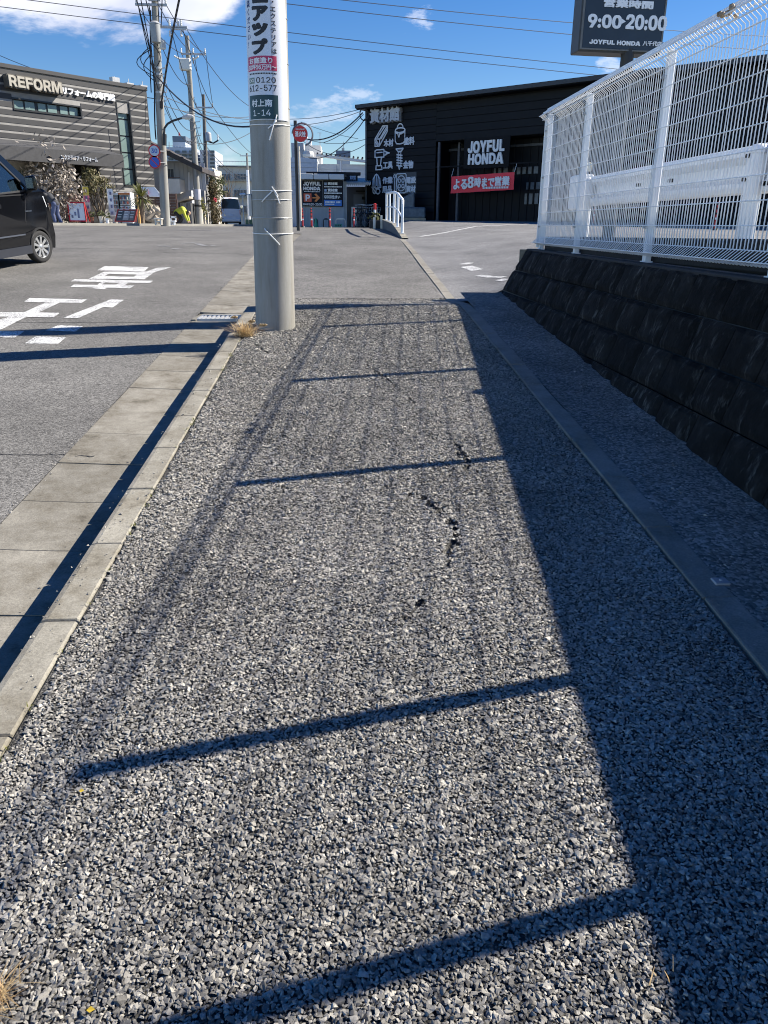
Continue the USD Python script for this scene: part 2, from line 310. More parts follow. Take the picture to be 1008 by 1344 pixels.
ROADM = asphalt('road_asphalt', (.058, .056, .052), (.132, .128, .120), (.245, .238, .222), 105, .6, .004, .2)
APRON = asphalt('apron_asphalt', (.035, .034, .032), (.122, .119, .113), (.27, .262, .246), 85, .8, .005, .22)
LOTM = asphalt('car_park_asphalt', (.07, .07, .072), (.15, .15, .15), (.28, .28, .28), 110, .5, .003, .22)
BINDER = asphalt('pavement_binder', (.03, .029, .027), (.062, .06, .055), (.13, .125, .115), 120, .8, .008, .25)
FARG = M('far_ground', (.14, .135, .12), .9, .3, .05)
xs = np.r_[-1500, -400, -120, -60, -30, -10, 0, 10, 30, 60, 120, 400, 1500]; ys = np.r_[-60, -30, np.arange(-20, 200, 10.0), 260, 500, 1500]
sheet('ground', xs, ys, lambda x, y: R(y) - .30, FARG)
sheet('road', np.r_[np.arange(-60, -4, 2.0), np.arange(-4, -1.8, .35), -1.852], np.arange(-8, 130, .8), RD, ROADM)
sheet('driveway', np.r_[-1.195, np.arange(-1.0, 1.601, .2)], np.arange(11.36, 60, .6), lambda x, y: SW(y), APRON)
sheet('driveway', np.r_[-1.85, -1.5, -1.2], np.arange(24.0, 60, .6), lambda x, y: SW(y) - .002, APRON)
_xl = np.r_[1.6, 1.75, 1.9, 2.1, 2.4, 2.8, 3.3, 4, 5, 6, 7.5, 9, 12, 16, 22, 30, 40, 60]
sheet('parking_lot', _xl, np.r_[10.852, 11.2, np.arange(11.6, 70, .7)], H, LOTM)
sheet('parking_lot', np.r_[2.62, 3, 4, 6, 10, 20, 40, 60], np.arange(-8, 10.9, 1.0), lambda x, y: LOTZ + 0 * x, LOTM)
def drape(poly, fn, lift, step=.6):
    """A flat polygon laid on the ground, cut fine enough to follow it."""
    x0, y0, x1, y1 = poly.bounds; pieces = []
    for k in range(max(1, int(math.ceil((y1 - y0) / step)))):
        g = poly.intersection(sbox(x0 - 1, y0 + k * step, x1 + 1, min(y0 + (k + 1) * step, y1)))
        for h in getattr(g, 'geoms', [g]):
            if h.geom_type == 'Polygon' and h.area > 1e-6:
                v, f = trimesh.creation.triangulate_polygon(h.simplify(1e-4), engine='earcut'); pieces.append((np.c_[v, fn(v[:, 0], v[:, 1]) + lift], f))
    return cat(pieces)
# low walls that hold the car park up above the driveway and the end of the stone wall
solo('lot_edge_wall', cat([(np.array([[x, 10.83 + k * .02, z] for x in np.arange(2.4, 4.4, .4) for k, z in ((0, .4), (1, .4), (1, LOTZ - .003), (0, LOTZ - .003))]),
     np.array([[4 * i + a, 4 * i + 4 + a, 4 * i + 4 + b, 4 * i + b] for i in range(4) for a, b in ((0, 3), (1, 2), (3, 2))]))]), CONC, kind='structure')

# coarse pavement: a dark binder sheet with every stone of the porous asphalt standing on it
def und(x, y): return .006 * (meshkit.fbm(np.stack([x * 1.1, y * 1.1, 0 * x], -1), 3, 5) - .5) * 2
def swz(x, y): return SW(y) + und(x, y) * smooth((y * -1 + 11.3) / .6) - .006 * smooth(np.abs(x - .215) * 4 - 4.4)
pave = thing('sidewalk', kind='structure')
xs = np.linspace(-1.03, 1.46, 105); ys = np.arange(-.6, 11.5, .024); X, Y = np.meshgrid(xs, ys)
CRACKS = [([(543, 650), (560, 656), (580, 674), (596, 690), (600, 704), (593, 722), (588, 742)], .026), ([(598, 583), (606, 594), (614, 604), (612, 614)], .030), ([(552, 790), (540, 804), (528, 815)], .013),
          ([(480, 478), (492, 487), (505, 494), (545, 530)], .010), ([(336, 452), (350, 462), (362, 463)], .018)]
_cr = [(LineString([ground(*q, fn=lambda x, y: SW(y))[:2] for q in pts]), r) for pts, r in CRACKS]
def in_crack(p):
    from shapely import points, distance
    pt = points(p); n = meshkit.noise(np.c_[p * 38, 0 * p[:, :1]], 3); out = np.zeros(len(p), bool)
    for g, r in _cr: out |= distance(pt, g) < r * np.clip(2.4 * n - .45, 0, 1.5)
    return out
part(pave, 'binder', grid(X, Y, swz(X, Y) - .0075 - .034 * in_crack(np.c_[X.ravel(), Y.ravel()]).reshape(X.shape)), BINDER, smooth=True)
def stone_field(x0, x1, y0, y1, sp, npts, seed, size, fn, edge=0.0, keep=1.0, cracks=True, sink=.12, flat=.55):
    g = np.random.default_rng(seed); nx, ny = int((x1 - x0) / sp), int((y1 - y0) / (sp * .866))
    I, J = np.meshgrid(np.arange(nx), np.arange(ny)); P = np.stack([x0 + (I + .5 * (J % 2)) * sp, y0 + J * sp * .866], -1).reshape(-1, 2) + g.normal(0, sp * .26, (nx * ny, 2))
    P = P[(P[:, 0] > x0) & (P[:, 0] < x1) & (g.random(len(P)) < keep)]
    if cracks: ck = in_crack(P); keep_ = ~ck | (g.random(len(P)) < .45); P = P[keep_]
    if edge:  # a ragged margin along the kerb
        n = meshkit.noise(np.c_[P * 9, 0 * P[:, :1]], 8); P = P[(P[:, 0] > x0 + edge * (n ** 2)) & (P[:, 0] < x1 - edge * .6 * n ** 2)]
    N = len(P); var = g.integers(0, 18, N); r = size * np.clip(g.lognormal(0, .36, N), .45, 2.3); vs, fs, n = [], [], 0
    worn = meshkit.fbm(np.c_[P * 1.3, 0 * P[:, :1]], 3, 21); z = fn(P[:, 0], P[:, 1]) + (worn - .5) * .004 - (.026 * in_crack(P) if cracks else 0)
    for k in range(18):
        q = g.normal(size=(npts, 3)); q /= np.linalg.norm(q, axis=1, keepdims=True); q *= g.uniform(.8, 1.1, (npts, 1)) * np.array([1.2, 1.0, flat + .14 * g.random()])
        h = trimesh.convex.convex_hull(q); hv, hf = np.array(h.vertices), np.array(h.faces); nn = np.cross(hv[hf[:, 1]] - hv[hf[:, 0]], hv[hf[:, 2]] - hv[hf[:, 0]]); nn /= np.linalg.norm(nn, axis=1, keepdims=True); hf = hf[nn[:, 2] > -.45]
        idx = np.nonzero(var == k)[0]; m = len(idx); yaw = g.random(m) * 6.283; tx, ty = g.normal(0, .2, (2, m)); c, s = np.cos(yaw), np.sin(yaw)
        V = hv[None] * r[idx, None, None] * g.uniform(.85, 1.15, (m, 1, 3)); V[..., 2] += V[..., 0] * tx[:, None] + V[..., 1] * ty[:, None]
        W = np.stack([V[..., 0] * c[:, None] - V[..., 1] * s[:, None] + P[idx, 0, None], V[..., 0] * s[:, None] + V[..., 1] * c[:, None] + P[idx, 1, None], V[..., 2] + (z[idx] - sink * r[idx] + g.normal(0, .0009, m))[:, None]], -1)
        vs.append(W.reshape(-1, 3)); fs.append((hf[None] + n + (np.arange(m) * len(hv))[:, None, None]).reshape(-1, 3)); n += m * len(hv)
    v, f = np.vstack(vs), np.vstack(fs); used = np.zeros(len(v), bool); used[f.ravel()] = True; to = np.cumsum(used) - 1
    return v[used], to[f]
def stone_material():
    ISLAND.add('stones'); nodes = {'g': ('geometry', {}), 'rn': ('attribute', dict(attribute='rnd')), 'r': ('rgb_ramp', {'ramp': [(0.0, (.085, .08, .072)), (.2, (.155, .147, .132)), (.5, (.245, .234, .21)), (.8, (.305, .29, .258)), (.95, (.365, .345, .30)), (1.0, (.45, .42, .36))]}),
             'n': ('noise_texture', dict(scale=1.6, detail=6.0, roughness=.62)), 'm': ('map_range', dict(from_min=.3, from_max=.7, to_min=.72, to_max=1.25)), 'c': ('combine_color', {}), 'x': ('mix_color', dict(blend_type='multiply', fac=1.0, use_clamp=False)),
             'n3': ('noise_texture', dict(scale=140.0, detail=4.0)), 'm3': ('map_range', dict(from_min=.3, from_max=.7, to_min=.8, to_max=1.2)), 'mm': ('math', dict(math_type='multiply')),
             'bn': ('noise_texture', dict(scale=420.0, detail=4.0)), 'b': ('bump', dict(strength=.35, distance=.002)), 'p': ('principled_bsdf', dict(roughness=.62, specular_ior_level=.5))}
    links = [('rn.fac', 'r.fac'), ('g.position', 'n.vector'), ('n.fac', 'm.value'), ('g.position', 'n3.vector'), ('n3.fac', 'm3.value'), ('m.result', 'mm.value1'), ('m3.result', 'mm.value2')] + [('mm.value', 'c.' + k) for k in 'rgb'] + [('r.color', 'x.a'), ('c.color', 'x.b'), ('x.result', 'p.base_color'),
             ('g.position', 'bn.vector'), ('bn.fac', 'b.height'), ('b.normal', 'p.normal')]
    return usdkit.material(stage, '/World/Looks/stones', nodes, links, surface='p.BSDF')
STONES = stone_material()
for y0, y1, sp, npts, sd, sz, fl, sk in ((.7, 2.0, .0098, 9, 1, .0066, .56, .46), (2.0, 3.6, .0102, 8, 2, .0069, .52, .43), (3.6, 6.2, .0115, 7, 3, .0079, .46, .36), (6.2, 11.38, .0138, 6, 4, .0095, .38, .26)):
    part(pave, 'surface_stones', stone_field(-1.03, 1.46, y0, y1, sp, npts, sd, sz, swz, edge=.035, sink=sk, flat=fl), STONES, kind='stuff')

# kerb along the street, its gutter, and the flush kerb on the wall side: each stone a piece
def kerb_top(y): return SW(y) - .002
kerb = thing('street_kerb', kind='structure')
L = .65
for i in range(-1, 19):
    y0, y1 = i * L + .06 + .005, (i + 1) * L + .06 - .005; b = .018; ms = []
    for y in (y0, y0 + .004, y1 - .004, y1):
        e = .006 if y in (y0, y1) else 0; zt, zr = kerb_top(y) - e, R(y) - .04
        if i >= 15: zt = max(R(y) + .012, zt - .10 * smooth((y - 9.8) / 1.2))
        ms.append([(-1.205 + .0, y, zr), (-1.172 - .018, y, zt - b - .004), (-1.172 - .006, y, zt - .006), (-1.172 + b, y, zt), (-1.036 - b * .4, y, zt), (-1.036, y, zt - .006), (-1.036, y, zr)])
    V = np.array(ms).reshape(-1, 3) + np.array([rng.normal(0, .002), 0, rng.normal(0, .0015)]); F = []
    for a in range(3):
        for k in range(7): F.append([a * 7 + k, a * 7 + (k + 1) % 7, a * 7 + 7 + (k + 1) % 7, a * 7 + 7 + k])
    F = np.array(F); T = np.vstack([F[:, [0, 2, 1]], F[:, [0, 3, 2]], [[0, k, k + 1] for k in range(1, 6)], [[21, 21 + k + 1, 21 + k] for k in range(1, 6)]])
    part(kerb, 'kerb_stone', (V, T), CONC)
gut = thing('gutter', kind='structure')
GR = (9.62, 10.02)
for i in range(-1, 40):
    y0, y1 = i * .6 + .004, (i + 1) * .6 - .004
    if i == 16: continue
    zs = []
    for y in (y0, y1):
        w = 0 if y < 11 else min((y - 11) / 1.5, 1) * .0
        zs.append([(-1.852, y, R(y) - .15), (-1.852, y, R(y) - .004), (-1.846, y, R(y) + .003), (-1.5, y, R(y) - .012), (-1.200 + w, y, R(y) - .02), (-1.200 + w, y, R(y) - .15)])
    V = np.array(zs).reshape(-1, 3) + np.array([0, 0, rng.normal(0, .0012)]); F = np.array([[k, (k + 1) % 6, 6 + (k + 1) % 6, 6 + k] for k in range(6)])
    part(gut, 'gutter_block', (V, np.vstack([F[:, [0, 2, 1]], F[:, [0, 3, 2]], [[0, k, k + 1] for k in range(1, 5)], [[6, 6 + k + 1, 6 + k] for k in range(1, 5)]])), GUTC)
yb = 9.6
part(gut, 'gutter_block', cat([box(-1.852, -1.80, yb + .004, yb + .596, R(yb) - .15, R(yb + .3)), box(-1.802, -1.2, yb + .45, yb + .596, R(yb) - .15, R(yb + .5) - .01), box(-1.802, -1.2, yb + .004, yb + .06, R(yb) - .15, R(yb) - .01), box(-1.26, -1.2, yb + .06, yb + .45, R(yb) - .15, R(yb + .2) - .01), box(-1.802, -1.26, yb + .06, yb + .45, R(yb) - .15, R(yb) - .14)]), GUTC)
grate = thing('drain_grate', 'galvanised steel drain grate set in the gutter beside the utility pole', 'drain grate')
zg = R(9.85)
part(grate, 'frame', cat([box(-1.80, -1.26, 9.66, 9.69, zg - .03, zg + .004), box(-1.80, -1.26, 10.02, 10.05, zg - .03, zg + .012), box(-1.80, -1.775, 9.69, 10.02, zg - .03, zg + .006), box(-1.285, -1.26, 9.69, 10.02, zg - .03, zg + .006)]), STEEL)
for k in range(9): part(grate, 'bar', box(-1.755 + k * .055, -1.755 + k * .055 + .022, 9.69, 10.02, zg - .03, zg + .006), STEEL)
KR = concrete('concrete_flush_kerb', (.22, .208, .18), stain=.28)
kerb2 = thing('flush_kerb', kind='structure')
for i in range(-1, 32):
    y0, y1 = i * .66 + .1, (i + 1) * .66 + .093
    za, zb = [float(SW(y)) + (.006 if y < 10 else 0.006 + .008 * smooth((y - 10.5) / 3) * (1 - smooth((y - 18) / 3))) for y in (y0, y1)]
    V = np.array([[x, y, z + dz] for y, z in ((y0, za), (y1, zb)) for x, dz in ((1.466, -.15), (1.466, -.004), (1.472, 0), (1.594, 0), (1.6, -.004), (1.6, -.15))]) + np.array([rng.normal(0, .0025), 0, rng.normal(0, .0015)])
    F = np.array([[k, (k + 1) % 6, 6 + (k + 1) % 6, 6 + k] for k in range(6)])
    part(kerb2, 'kerb_stone', (V, np.vstack([F[:, [0, 2, 1]], F[:, [0, 3, 2]], [[0, k, k + 1] for k in range(1, 5)], [[6, 6 + k + 1, 6 + k] for k in range(1, 5)]])), KR)
# exposed aggregate strip at the foot of the stone wall
verge = thing('verge', kind='structure')
xs = np.arange(1.6, 2.46, .07); ys = np.arange(-.6, 10.86, .1); X, Y = np.meshgrid(xs, ys)
vz = lambda x, y: .0705 * y + .002 + und(x * 2, y * 2) * 1.0 + .05 * smooth((x - 2.0) / .35) * .3
part(verge, 'slab', grid(X, Y, vz(X, Y)), asphalt('aggregate_slab', (.07, .067, .06), (.155, .147, .13), (.30, .285, .25), 70, .7, .005, .3), smooth=True)
part(verge, 'aggregate', stone_field(1.61, 2.3, 1.5, 10.8, .034, 7, 11, .008, vz, cracks=False, keep=.55, sink=.25), STONES, kind='stuff')
plate = thing('survey_plate', 'small square metal plate set beside the flush kerb in the shade', 'metal plate')
c = ground(945, 766, fn=lambda x, y: .0705 * y); part(plate, 'cover', bevel(c[0] - .032, c[0] + .032, c[1] - .028, c[1] + .028, c[2] + .002, c[2] + .016, .003), M('plate_metal', (.25, .26, .27), .4, .1)); part(plate, 'stud', lathe([(.0, .004), (.006, .003), (.007, 0)], 8, (c[0], c[1], c[2] + .016)), STEEL)

grit = stone_field(-1.2, -1.0, .9, 9.5, .03, 7, 71, .0042, lambda x, y: SW(y) + .001, cracks=False, keep=.22, sink=.0)
solo('loose_grit', cat([grit, stone_field(-1.80, -1.46, 1.0, 15, .05, 7, 72, .004, lambda x, y: R(y) - .015, cracks=False, keep=.2, sink=.0), stone_field(-1.9, -1.80, 1.0, 15, .03, 7, 73, .0045, lambda x, y: R(y) + .002, cracks=False, keep=.35, sink=.0), stone_field(1.44, 1.62, 1.0, 10.5, .03, 7, 74, .0045, lambda x, y: SW(y) + .005, cracks=False, keep=.25, sink=.0)]), STONES, 'loose grit scattered over kerbs and gutter', 'grit', kind='stuff')
SEAM = M('seam_tar', (.035, .035, .035), .8, .4, 30)
for pts, w in (([(0, 598), (70, 597.5), (128, 600)], .010), ([(0, 423), (110, 424), (225, 423.5)], .016), ([(215, 331), (300, 333), (325, 334)], .03), ([(75, 326), (180, 327)], .025), ([(240, 300.8), (318, 302.5)], .03)):
    q = [ground(*p, fn=RD)[:2] for p in pts]; l = []
    for a, b in zip(q[:-1], q[1:]): l += [a + (b - a) * s + np.array([0, rng.normal(0, .01)]) for s in np.linspace(0, 1, 14)[:-1]]
    solo('road_seam', drape(LineString(l).buffer(w / 2), RD, .0025, .5), SEAM, kind='structure')
# painted road markings
PAINT = paint('road_paint', (.74, .74, .72)); OLDP = paint('worn_paint', (.55, .55, .53), .53)
def pz(px, py): return (px / 4.383, 340 + py / 4.383)
def mark(polys, label, holes=()):
    m = thing('road_marking', label, 'road marking')
    for j, pl in enumerate(polys):
        g = Polygon([ground(*pz(*q), fn=RD)[:2] for q in pl]).buffer(0)
        for h in holes: g = g.difference(Polygon([ground(*pz(*q), fn=RD)[:2] for q in h]).buffer(0))
        part(m, 'stroke', drape(g, RD, .004 + .0004 * (j % 3), 50), PAINT)
mark([[(138, 248), (172, 226), (500, 234), (470, 254)], [(262, 252), (345, 252), (215, 312), (130, 345), (0, 412), (-120, 460), (-210, 455), (-60, 370), (60, 332), (140, 308)], [(-260, 328), (-180, 306), (140, 308), (343, 312), (312, 338), (60, 334)],
      [(-330, 440), (-240, 415), (142, 418), (85, 455)], [(365, 340), (640, 234), (713, 237), (648, 280), (595, 278), (450, 342)], [(262, 414), (335, 385), (478, 389), (435, 420)], [(143, 488), (205, 448), (381, 452), (335, 490)]],
     'nearer white character painted on the road, crossed by the pole shadow')
mark([[(558, 66), (604, 41), (856, 48), (830, 72)], [(840, 74), (905, 52), (985, 49), (890, 76)], [(510, 116), (600, 74), (893, 74), (830, 118)], [(408, 130), (428, 117), (880, 127), (862, 140)], [(570, 142), (600, 128), (745, 132), (715, 155), (560, 152)], [(404, 163), (425, 149), (772, 154), (748, 170)], [(532, 170), (545, 160), (625, 162), (600, 176)]],
     'farther white character painted on the road, nearer the black van', holes=[[(600, 100), (625, 88), (788, 90), (770, 104)], [(585, 148), (608, 136), (690, 139), (668, 149)]])
def line(p0, p1, w, label, mat=OLDP, fn=H, cat_='painted line', group=None):
    A, B = ground(*p0, fn=fn)[:2], ground(*p1, fn=fn)[:2]; solo('painted_line', drape(LineString([A, B]).buffer(w / 2, cap_style='flat'), fn, .005, .4), mat, label, cat_, group)
line((552, 310.5), (706, 293.5), .15, 'long white bay line on the car park by the entrance', PAINT)
line((627, 362), (662, 364), .12, 'white stop line on the car park ramp beside the stone wall', PAINT); line((654, 367.5), (664, 368), .12, 'short white dash tucked against the end of the stone wall', PAINT)
for a, b, t in (((608, 346), (617, 346.5), 'uppermost short worn white dash on the ramp'), ((612, 350), (622, 353), 'middle short worn white dash on the ramp'), ((621, 353.5), (627, 355), 'lowest short worn white dash on the ramp')): line(a, b, .22, t, PAINT)
for a, b, t in (((208, 323), (224, 323.6), 'worn pale dash on the road left of the others near the crest'), ((226, 326.4), (236, 327.4), 'worn pale dash lowest on the road near the crest'), ((238, 319.6), (256, 318.8), 'worn pale dash highest on the road near the crest'), ((258, 320), (270, 323.2), 'slanting worn pale dash on the road near the crest'), ((276, 322.6), (283, 322.8), 'tiny pale dash on the road near the pole and crest')):
    line(a, b, .13, t, OLDP, RD)
A = ground(930, 297.5)
solo('painted_arrow', drape(LineString([ground(1040, 289.6)[:2], ground(960, 291)[:2], ground(931, 296)[:2], ground(950, 301.5)[:2], ground(1040, 303.5)[:2]]).buffer(.09), H, .012, .4), PAINT, 'white curved outline painted on the car park behind the fence', 'painted line')

# ------------------------------------------------------------------ battered stone retaining wall, block by block
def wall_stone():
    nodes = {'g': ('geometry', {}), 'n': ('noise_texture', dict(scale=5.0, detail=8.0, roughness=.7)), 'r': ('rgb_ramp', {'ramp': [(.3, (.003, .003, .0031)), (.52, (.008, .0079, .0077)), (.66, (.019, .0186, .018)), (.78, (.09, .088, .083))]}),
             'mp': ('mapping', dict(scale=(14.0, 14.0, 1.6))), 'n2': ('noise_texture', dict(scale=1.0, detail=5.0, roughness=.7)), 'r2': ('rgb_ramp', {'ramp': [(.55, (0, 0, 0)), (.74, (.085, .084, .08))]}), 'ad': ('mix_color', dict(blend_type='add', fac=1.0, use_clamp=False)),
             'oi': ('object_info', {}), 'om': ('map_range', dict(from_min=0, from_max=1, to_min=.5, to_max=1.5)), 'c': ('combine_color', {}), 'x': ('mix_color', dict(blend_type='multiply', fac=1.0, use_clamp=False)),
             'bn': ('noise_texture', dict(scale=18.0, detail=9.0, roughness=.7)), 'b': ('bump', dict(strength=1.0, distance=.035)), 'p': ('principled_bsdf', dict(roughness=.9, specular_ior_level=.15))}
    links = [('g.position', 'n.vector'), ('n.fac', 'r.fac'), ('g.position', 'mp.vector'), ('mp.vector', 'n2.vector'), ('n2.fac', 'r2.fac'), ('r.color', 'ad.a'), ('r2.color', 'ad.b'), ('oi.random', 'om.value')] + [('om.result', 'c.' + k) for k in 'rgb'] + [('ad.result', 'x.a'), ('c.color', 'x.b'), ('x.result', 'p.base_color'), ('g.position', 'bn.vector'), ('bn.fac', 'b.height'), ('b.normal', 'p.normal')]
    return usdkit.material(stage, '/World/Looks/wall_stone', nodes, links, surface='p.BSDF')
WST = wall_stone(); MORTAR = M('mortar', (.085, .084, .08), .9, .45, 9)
wall = thing('retaining_wall', 'dark battered wall of rough square stone blocks under the white mesh fence', 'retaining wall')
BAT = .59
def wx(z, y=0.0): return 2.5 - .32 * (1.325 - z) / (1.325 - .0705 * np.clip(y, 0, 11))
WY1 = 10.83
courses = [(1.06, 1.325), (.79, 1.06), (.52, .79), (.25, .52), (-.02, .25), (-.29, -.02)]
nrm = np.array([-1, 0, .35]) / math.hypot(1, .35)
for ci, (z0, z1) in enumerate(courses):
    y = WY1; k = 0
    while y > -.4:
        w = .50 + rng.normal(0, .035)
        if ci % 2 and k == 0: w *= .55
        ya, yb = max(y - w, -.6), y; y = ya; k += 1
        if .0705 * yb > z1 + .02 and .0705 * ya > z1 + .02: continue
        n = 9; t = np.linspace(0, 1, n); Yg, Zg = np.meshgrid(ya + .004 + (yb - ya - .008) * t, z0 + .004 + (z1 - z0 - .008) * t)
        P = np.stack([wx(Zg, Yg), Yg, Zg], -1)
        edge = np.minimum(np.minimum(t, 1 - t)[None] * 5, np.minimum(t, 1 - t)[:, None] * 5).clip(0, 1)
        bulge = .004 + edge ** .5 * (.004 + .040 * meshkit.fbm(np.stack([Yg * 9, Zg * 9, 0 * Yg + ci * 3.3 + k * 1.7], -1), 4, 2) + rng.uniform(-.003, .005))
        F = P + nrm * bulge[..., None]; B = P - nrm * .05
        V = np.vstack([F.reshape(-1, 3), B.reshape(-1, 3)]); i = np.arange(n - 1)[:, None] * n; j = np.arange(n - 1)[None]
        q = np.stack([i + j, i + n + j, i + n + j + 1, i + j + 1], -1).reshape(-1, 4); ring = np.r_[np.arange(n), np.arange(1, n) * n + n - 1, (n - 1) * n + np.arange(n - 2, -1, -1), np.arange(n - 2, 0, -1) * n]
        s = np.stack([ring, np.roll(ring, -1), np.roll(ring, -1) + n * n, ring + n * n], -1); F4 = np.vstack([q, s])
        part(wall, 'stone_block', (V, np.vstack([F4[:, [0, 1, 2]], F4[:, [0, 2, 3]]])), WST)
zb = -.5
part(wall, 'mortar_backing', (np.array([[wx(z, y) + .004 - 0 * d, y, z] for y in (-.6, WY1) for z, d in ((zb, 0), (1.30, 0))] + [[2.75, y, z] for y in (-.6, WY1) for z in (zb, 1.30)], float), np.array([[0, 1, 3], [0, 3, 2], [1, 5, 7], [1, 7, 3], [2, 3, 7], [2, 7, 6], [0, 4, 5], [0, 5, 1], [4, 6, 7], [4, 7, 5], [0, 2, 6], [0, 6, 4]])), MORTAR)
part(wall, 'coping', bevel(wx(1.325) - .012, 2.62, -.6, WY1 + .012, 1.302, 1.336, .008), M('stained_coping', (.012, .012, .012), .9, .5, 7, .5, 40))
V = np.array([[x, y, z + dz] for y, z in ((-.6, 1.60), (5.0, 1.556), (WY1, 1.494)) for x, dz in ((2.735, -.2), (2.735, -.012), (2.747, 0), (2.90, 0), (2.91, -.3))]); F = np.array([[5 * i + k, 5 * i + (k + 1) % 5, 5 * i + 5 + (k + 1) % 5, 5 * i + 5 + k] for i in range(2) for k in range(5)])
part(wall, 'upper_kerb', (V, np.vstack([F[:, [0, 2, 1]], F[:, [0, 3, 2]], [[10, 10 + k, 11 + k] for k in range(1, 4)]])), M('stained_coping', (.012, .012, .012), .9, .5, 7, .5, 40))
g_ = np.random.default_rng(5)

# ------------------------------------------------------------------ white welded mesh fence
FX, FZ = 2.63, 1.336
fence = thing('mesh_fence', 'white welded wire mesh fence with folded top on the stone wall', 'fence')
ZT = 3.02
posts = [10.78, 9.12, 6.95, 4.82, 2.7, 1.86, .6, -.4]
for i, y in enumerate(posts):
    p = part(fence, 'post', cat([bevel(FX + .012, FX + .072, y - .035, y + .035, FZ - .02, ZT - .075, .008), box(FX + .002, FX + .082, y - .045, y + .045, FZ - .01, FZ + .006)]), WHITE)
    part(p, 'cap', bevel(FX + .006, FX + .078, y - .041, y + .041, ZT - .077, ZT - .06, .006), WHITE)
    for z in (1.62, 2.22, 2.77): part(p, 'clip', cat([box(FX - .012, FX + .014, y - .02, y + .02, z - .012, z + .012), tube([(FX - .02, y, z), (FX - .008, y, z)], .007, 6)]), STEEL)
prof = [(0, .055), (-.085, .085), (0, .155), (0, ZT - FZ - .20), (-.005, ZT - FZ - .16), (-.10, ZT - FZ - .085), (.0, ZT - FZ), (.012, ZT - FZ - .06)]
segs = [(-.5, .6), (.6, 1.85), (1.85, 2.7), (2.7, 4.8), (4.8, 6.95), (6.95, 9.1), (9.1, 10.80)]
for a, b in segs:
    ms = []
    for y in np.arange(a + .02, b, .05):
        y += rng.normal(0, .0035); ms.append(tube([(FX + dx, y + dz * .002, FZ + dz) for dx, dz in prof], [.0046 if k_ in (0, 1, 2, 5, 6) else .0035 for k_ in range(8)], 5, cap=False))
    part(fence, 'vertical_wires', cat(ms), WHITE, kind='stuff')
    hz = [(0, .06), (-.088, .085), (0, .15)] + [(-.006, z) for z in np.arange(.30, ZT - FZ - .22, .15)] + [(-.006, ZT - FZ - .19), (-.104, ZT - FZ - .085), (0.0, ZT - FZ + .004), (.014, ZT - FZ - .06), (-.055, ZT - FZ - .125), (-.052, ZT - FZ - .04)]
    for dx, dz in hz: part(fence, 'horizontal_wire', tube([(FX + dx, a, FZ + dz), (FX + dx, b, FZ + dz)], .0052 if dz > ZT - FZ - .2 else .0040, 6), WHITE)
part(fence, 'end_brace', bevel(FX - .02, FX + .012, 10.795, 10.825, FZ + .02, ZT - .12, .004), WHITE)
solo('dry_leaf_clump', cat([sph((FX - .06 + g_.normal(0, .03), 5.75 + g_.normal(0, .06), ZT - .06 + g_.normal(0, .02)), .022, 0) for _ in range(7)]), leaf('dead_leaf', (.30, .22, .13), (.55, .42, .28), .1), 'small dry leaf clump caught on the top of the mesh fence', 'dead leaves')

# ------------------------------------------------------------------ guard rail behind the fence
GX = 3.25
rail = thing('guard_rail', 'white steel guard rail with round posts standing behind the mesh fence', 'guard rail')
wprof = np.array([(0.03, 0), (-.02, .012), (-.04, .05), (-.04, .085), (.045, .135), (.05, .185), (.045, .235), (-.04, .285), (-.04, .325), (-.02, .36), (.03, .372)])
def beam(y0, y1, z):
    a = [np.c_[wprof[:, 0] + GX + .072 + dx, np.full(len(wprof), y), wprof[:, 1] + z] for y in (y0, y1) for dx in (0, .005)]; n = len(wprof); V = np.vstack(a); F = []
    for i in range(n - 1): F += [[i, i + 1, 2 * n + i + 1, 2 * n + i], [n + i, 3 * n + i, 3 * n + i + 1, n + i + 1]]
    F += [[0, 2 * n, 3 * n, n], [n - 1, 2 * n - 1, 4 * n - 1, 3 * n - 1]]; F = np.array(F); return V, np.vstack([F[:, [0, 1, 2]], F[:, [0, 2, 3]]])
RZ = 1.88
part(rail, 'beam', beam(-3, 6.5, RZ), WHITE); part(rail, 'beam', beam(6.2, 11.15, RZ + .001), WHITE)
for y in (1.4, 6.4, 10.85):
    p = part(rail, 'post', lathe([(.0, .83), (.05, .815), (.07, .79), (.07, -.45)], 20, (GX, y, LOTZ + .04)), WHITE, smooth=40)
    part(p, 'cap', lathe([(.0, .872), (.05, .862), (.076, .832), (.078, .80), (.071, .80)], 20, (GX, y, LOTZ + .04)), WHITE, smooth=40)
    part(p, 'bracket', cat([box(GX + .05, GX + .10, y - .04, y + .04, RZ + .08, RZ + .30)]), STEEL)
    for dz in (.10, .27): part(p, 'bolt', cat([lathe([(.0, .03), (.016, .028), (.018, 0)], 8), ]) if 0 else tube([(GX - .095, y + .01, RZ + dz), (GX - .06, y + .01, RZ + dz)], .016, 6), DARK)
part(rail, 'end_plate', cat([bevel(GX - .02, GX + .17, 11.12, 11.66, RZ - .03, RZ + .41, .02)]), WHITE)
for dz in (.05, .2, .33):
    for yy in (10.98, 11.2): part(rail, 'splice_bolt', tube([(GX + .04, yy, RZ + dz), (GX + .075, yy, RZ + dz)], .013, 6), DARK)
for yy in (8.2, 9.1): part(rail, 'reflector_clip', bevel(GX + .03, GX + .07, yy - .03, yy + .03, RZ + .165, RZ + .20, .005), DARK)
part(rail, 'reflector', bevel(GX - .0, GX + .05, 10.9, 10.96, RZ + .43, RZ + .54, .01), M('cream_plastic', (.6, .55, .42), .4, .05))

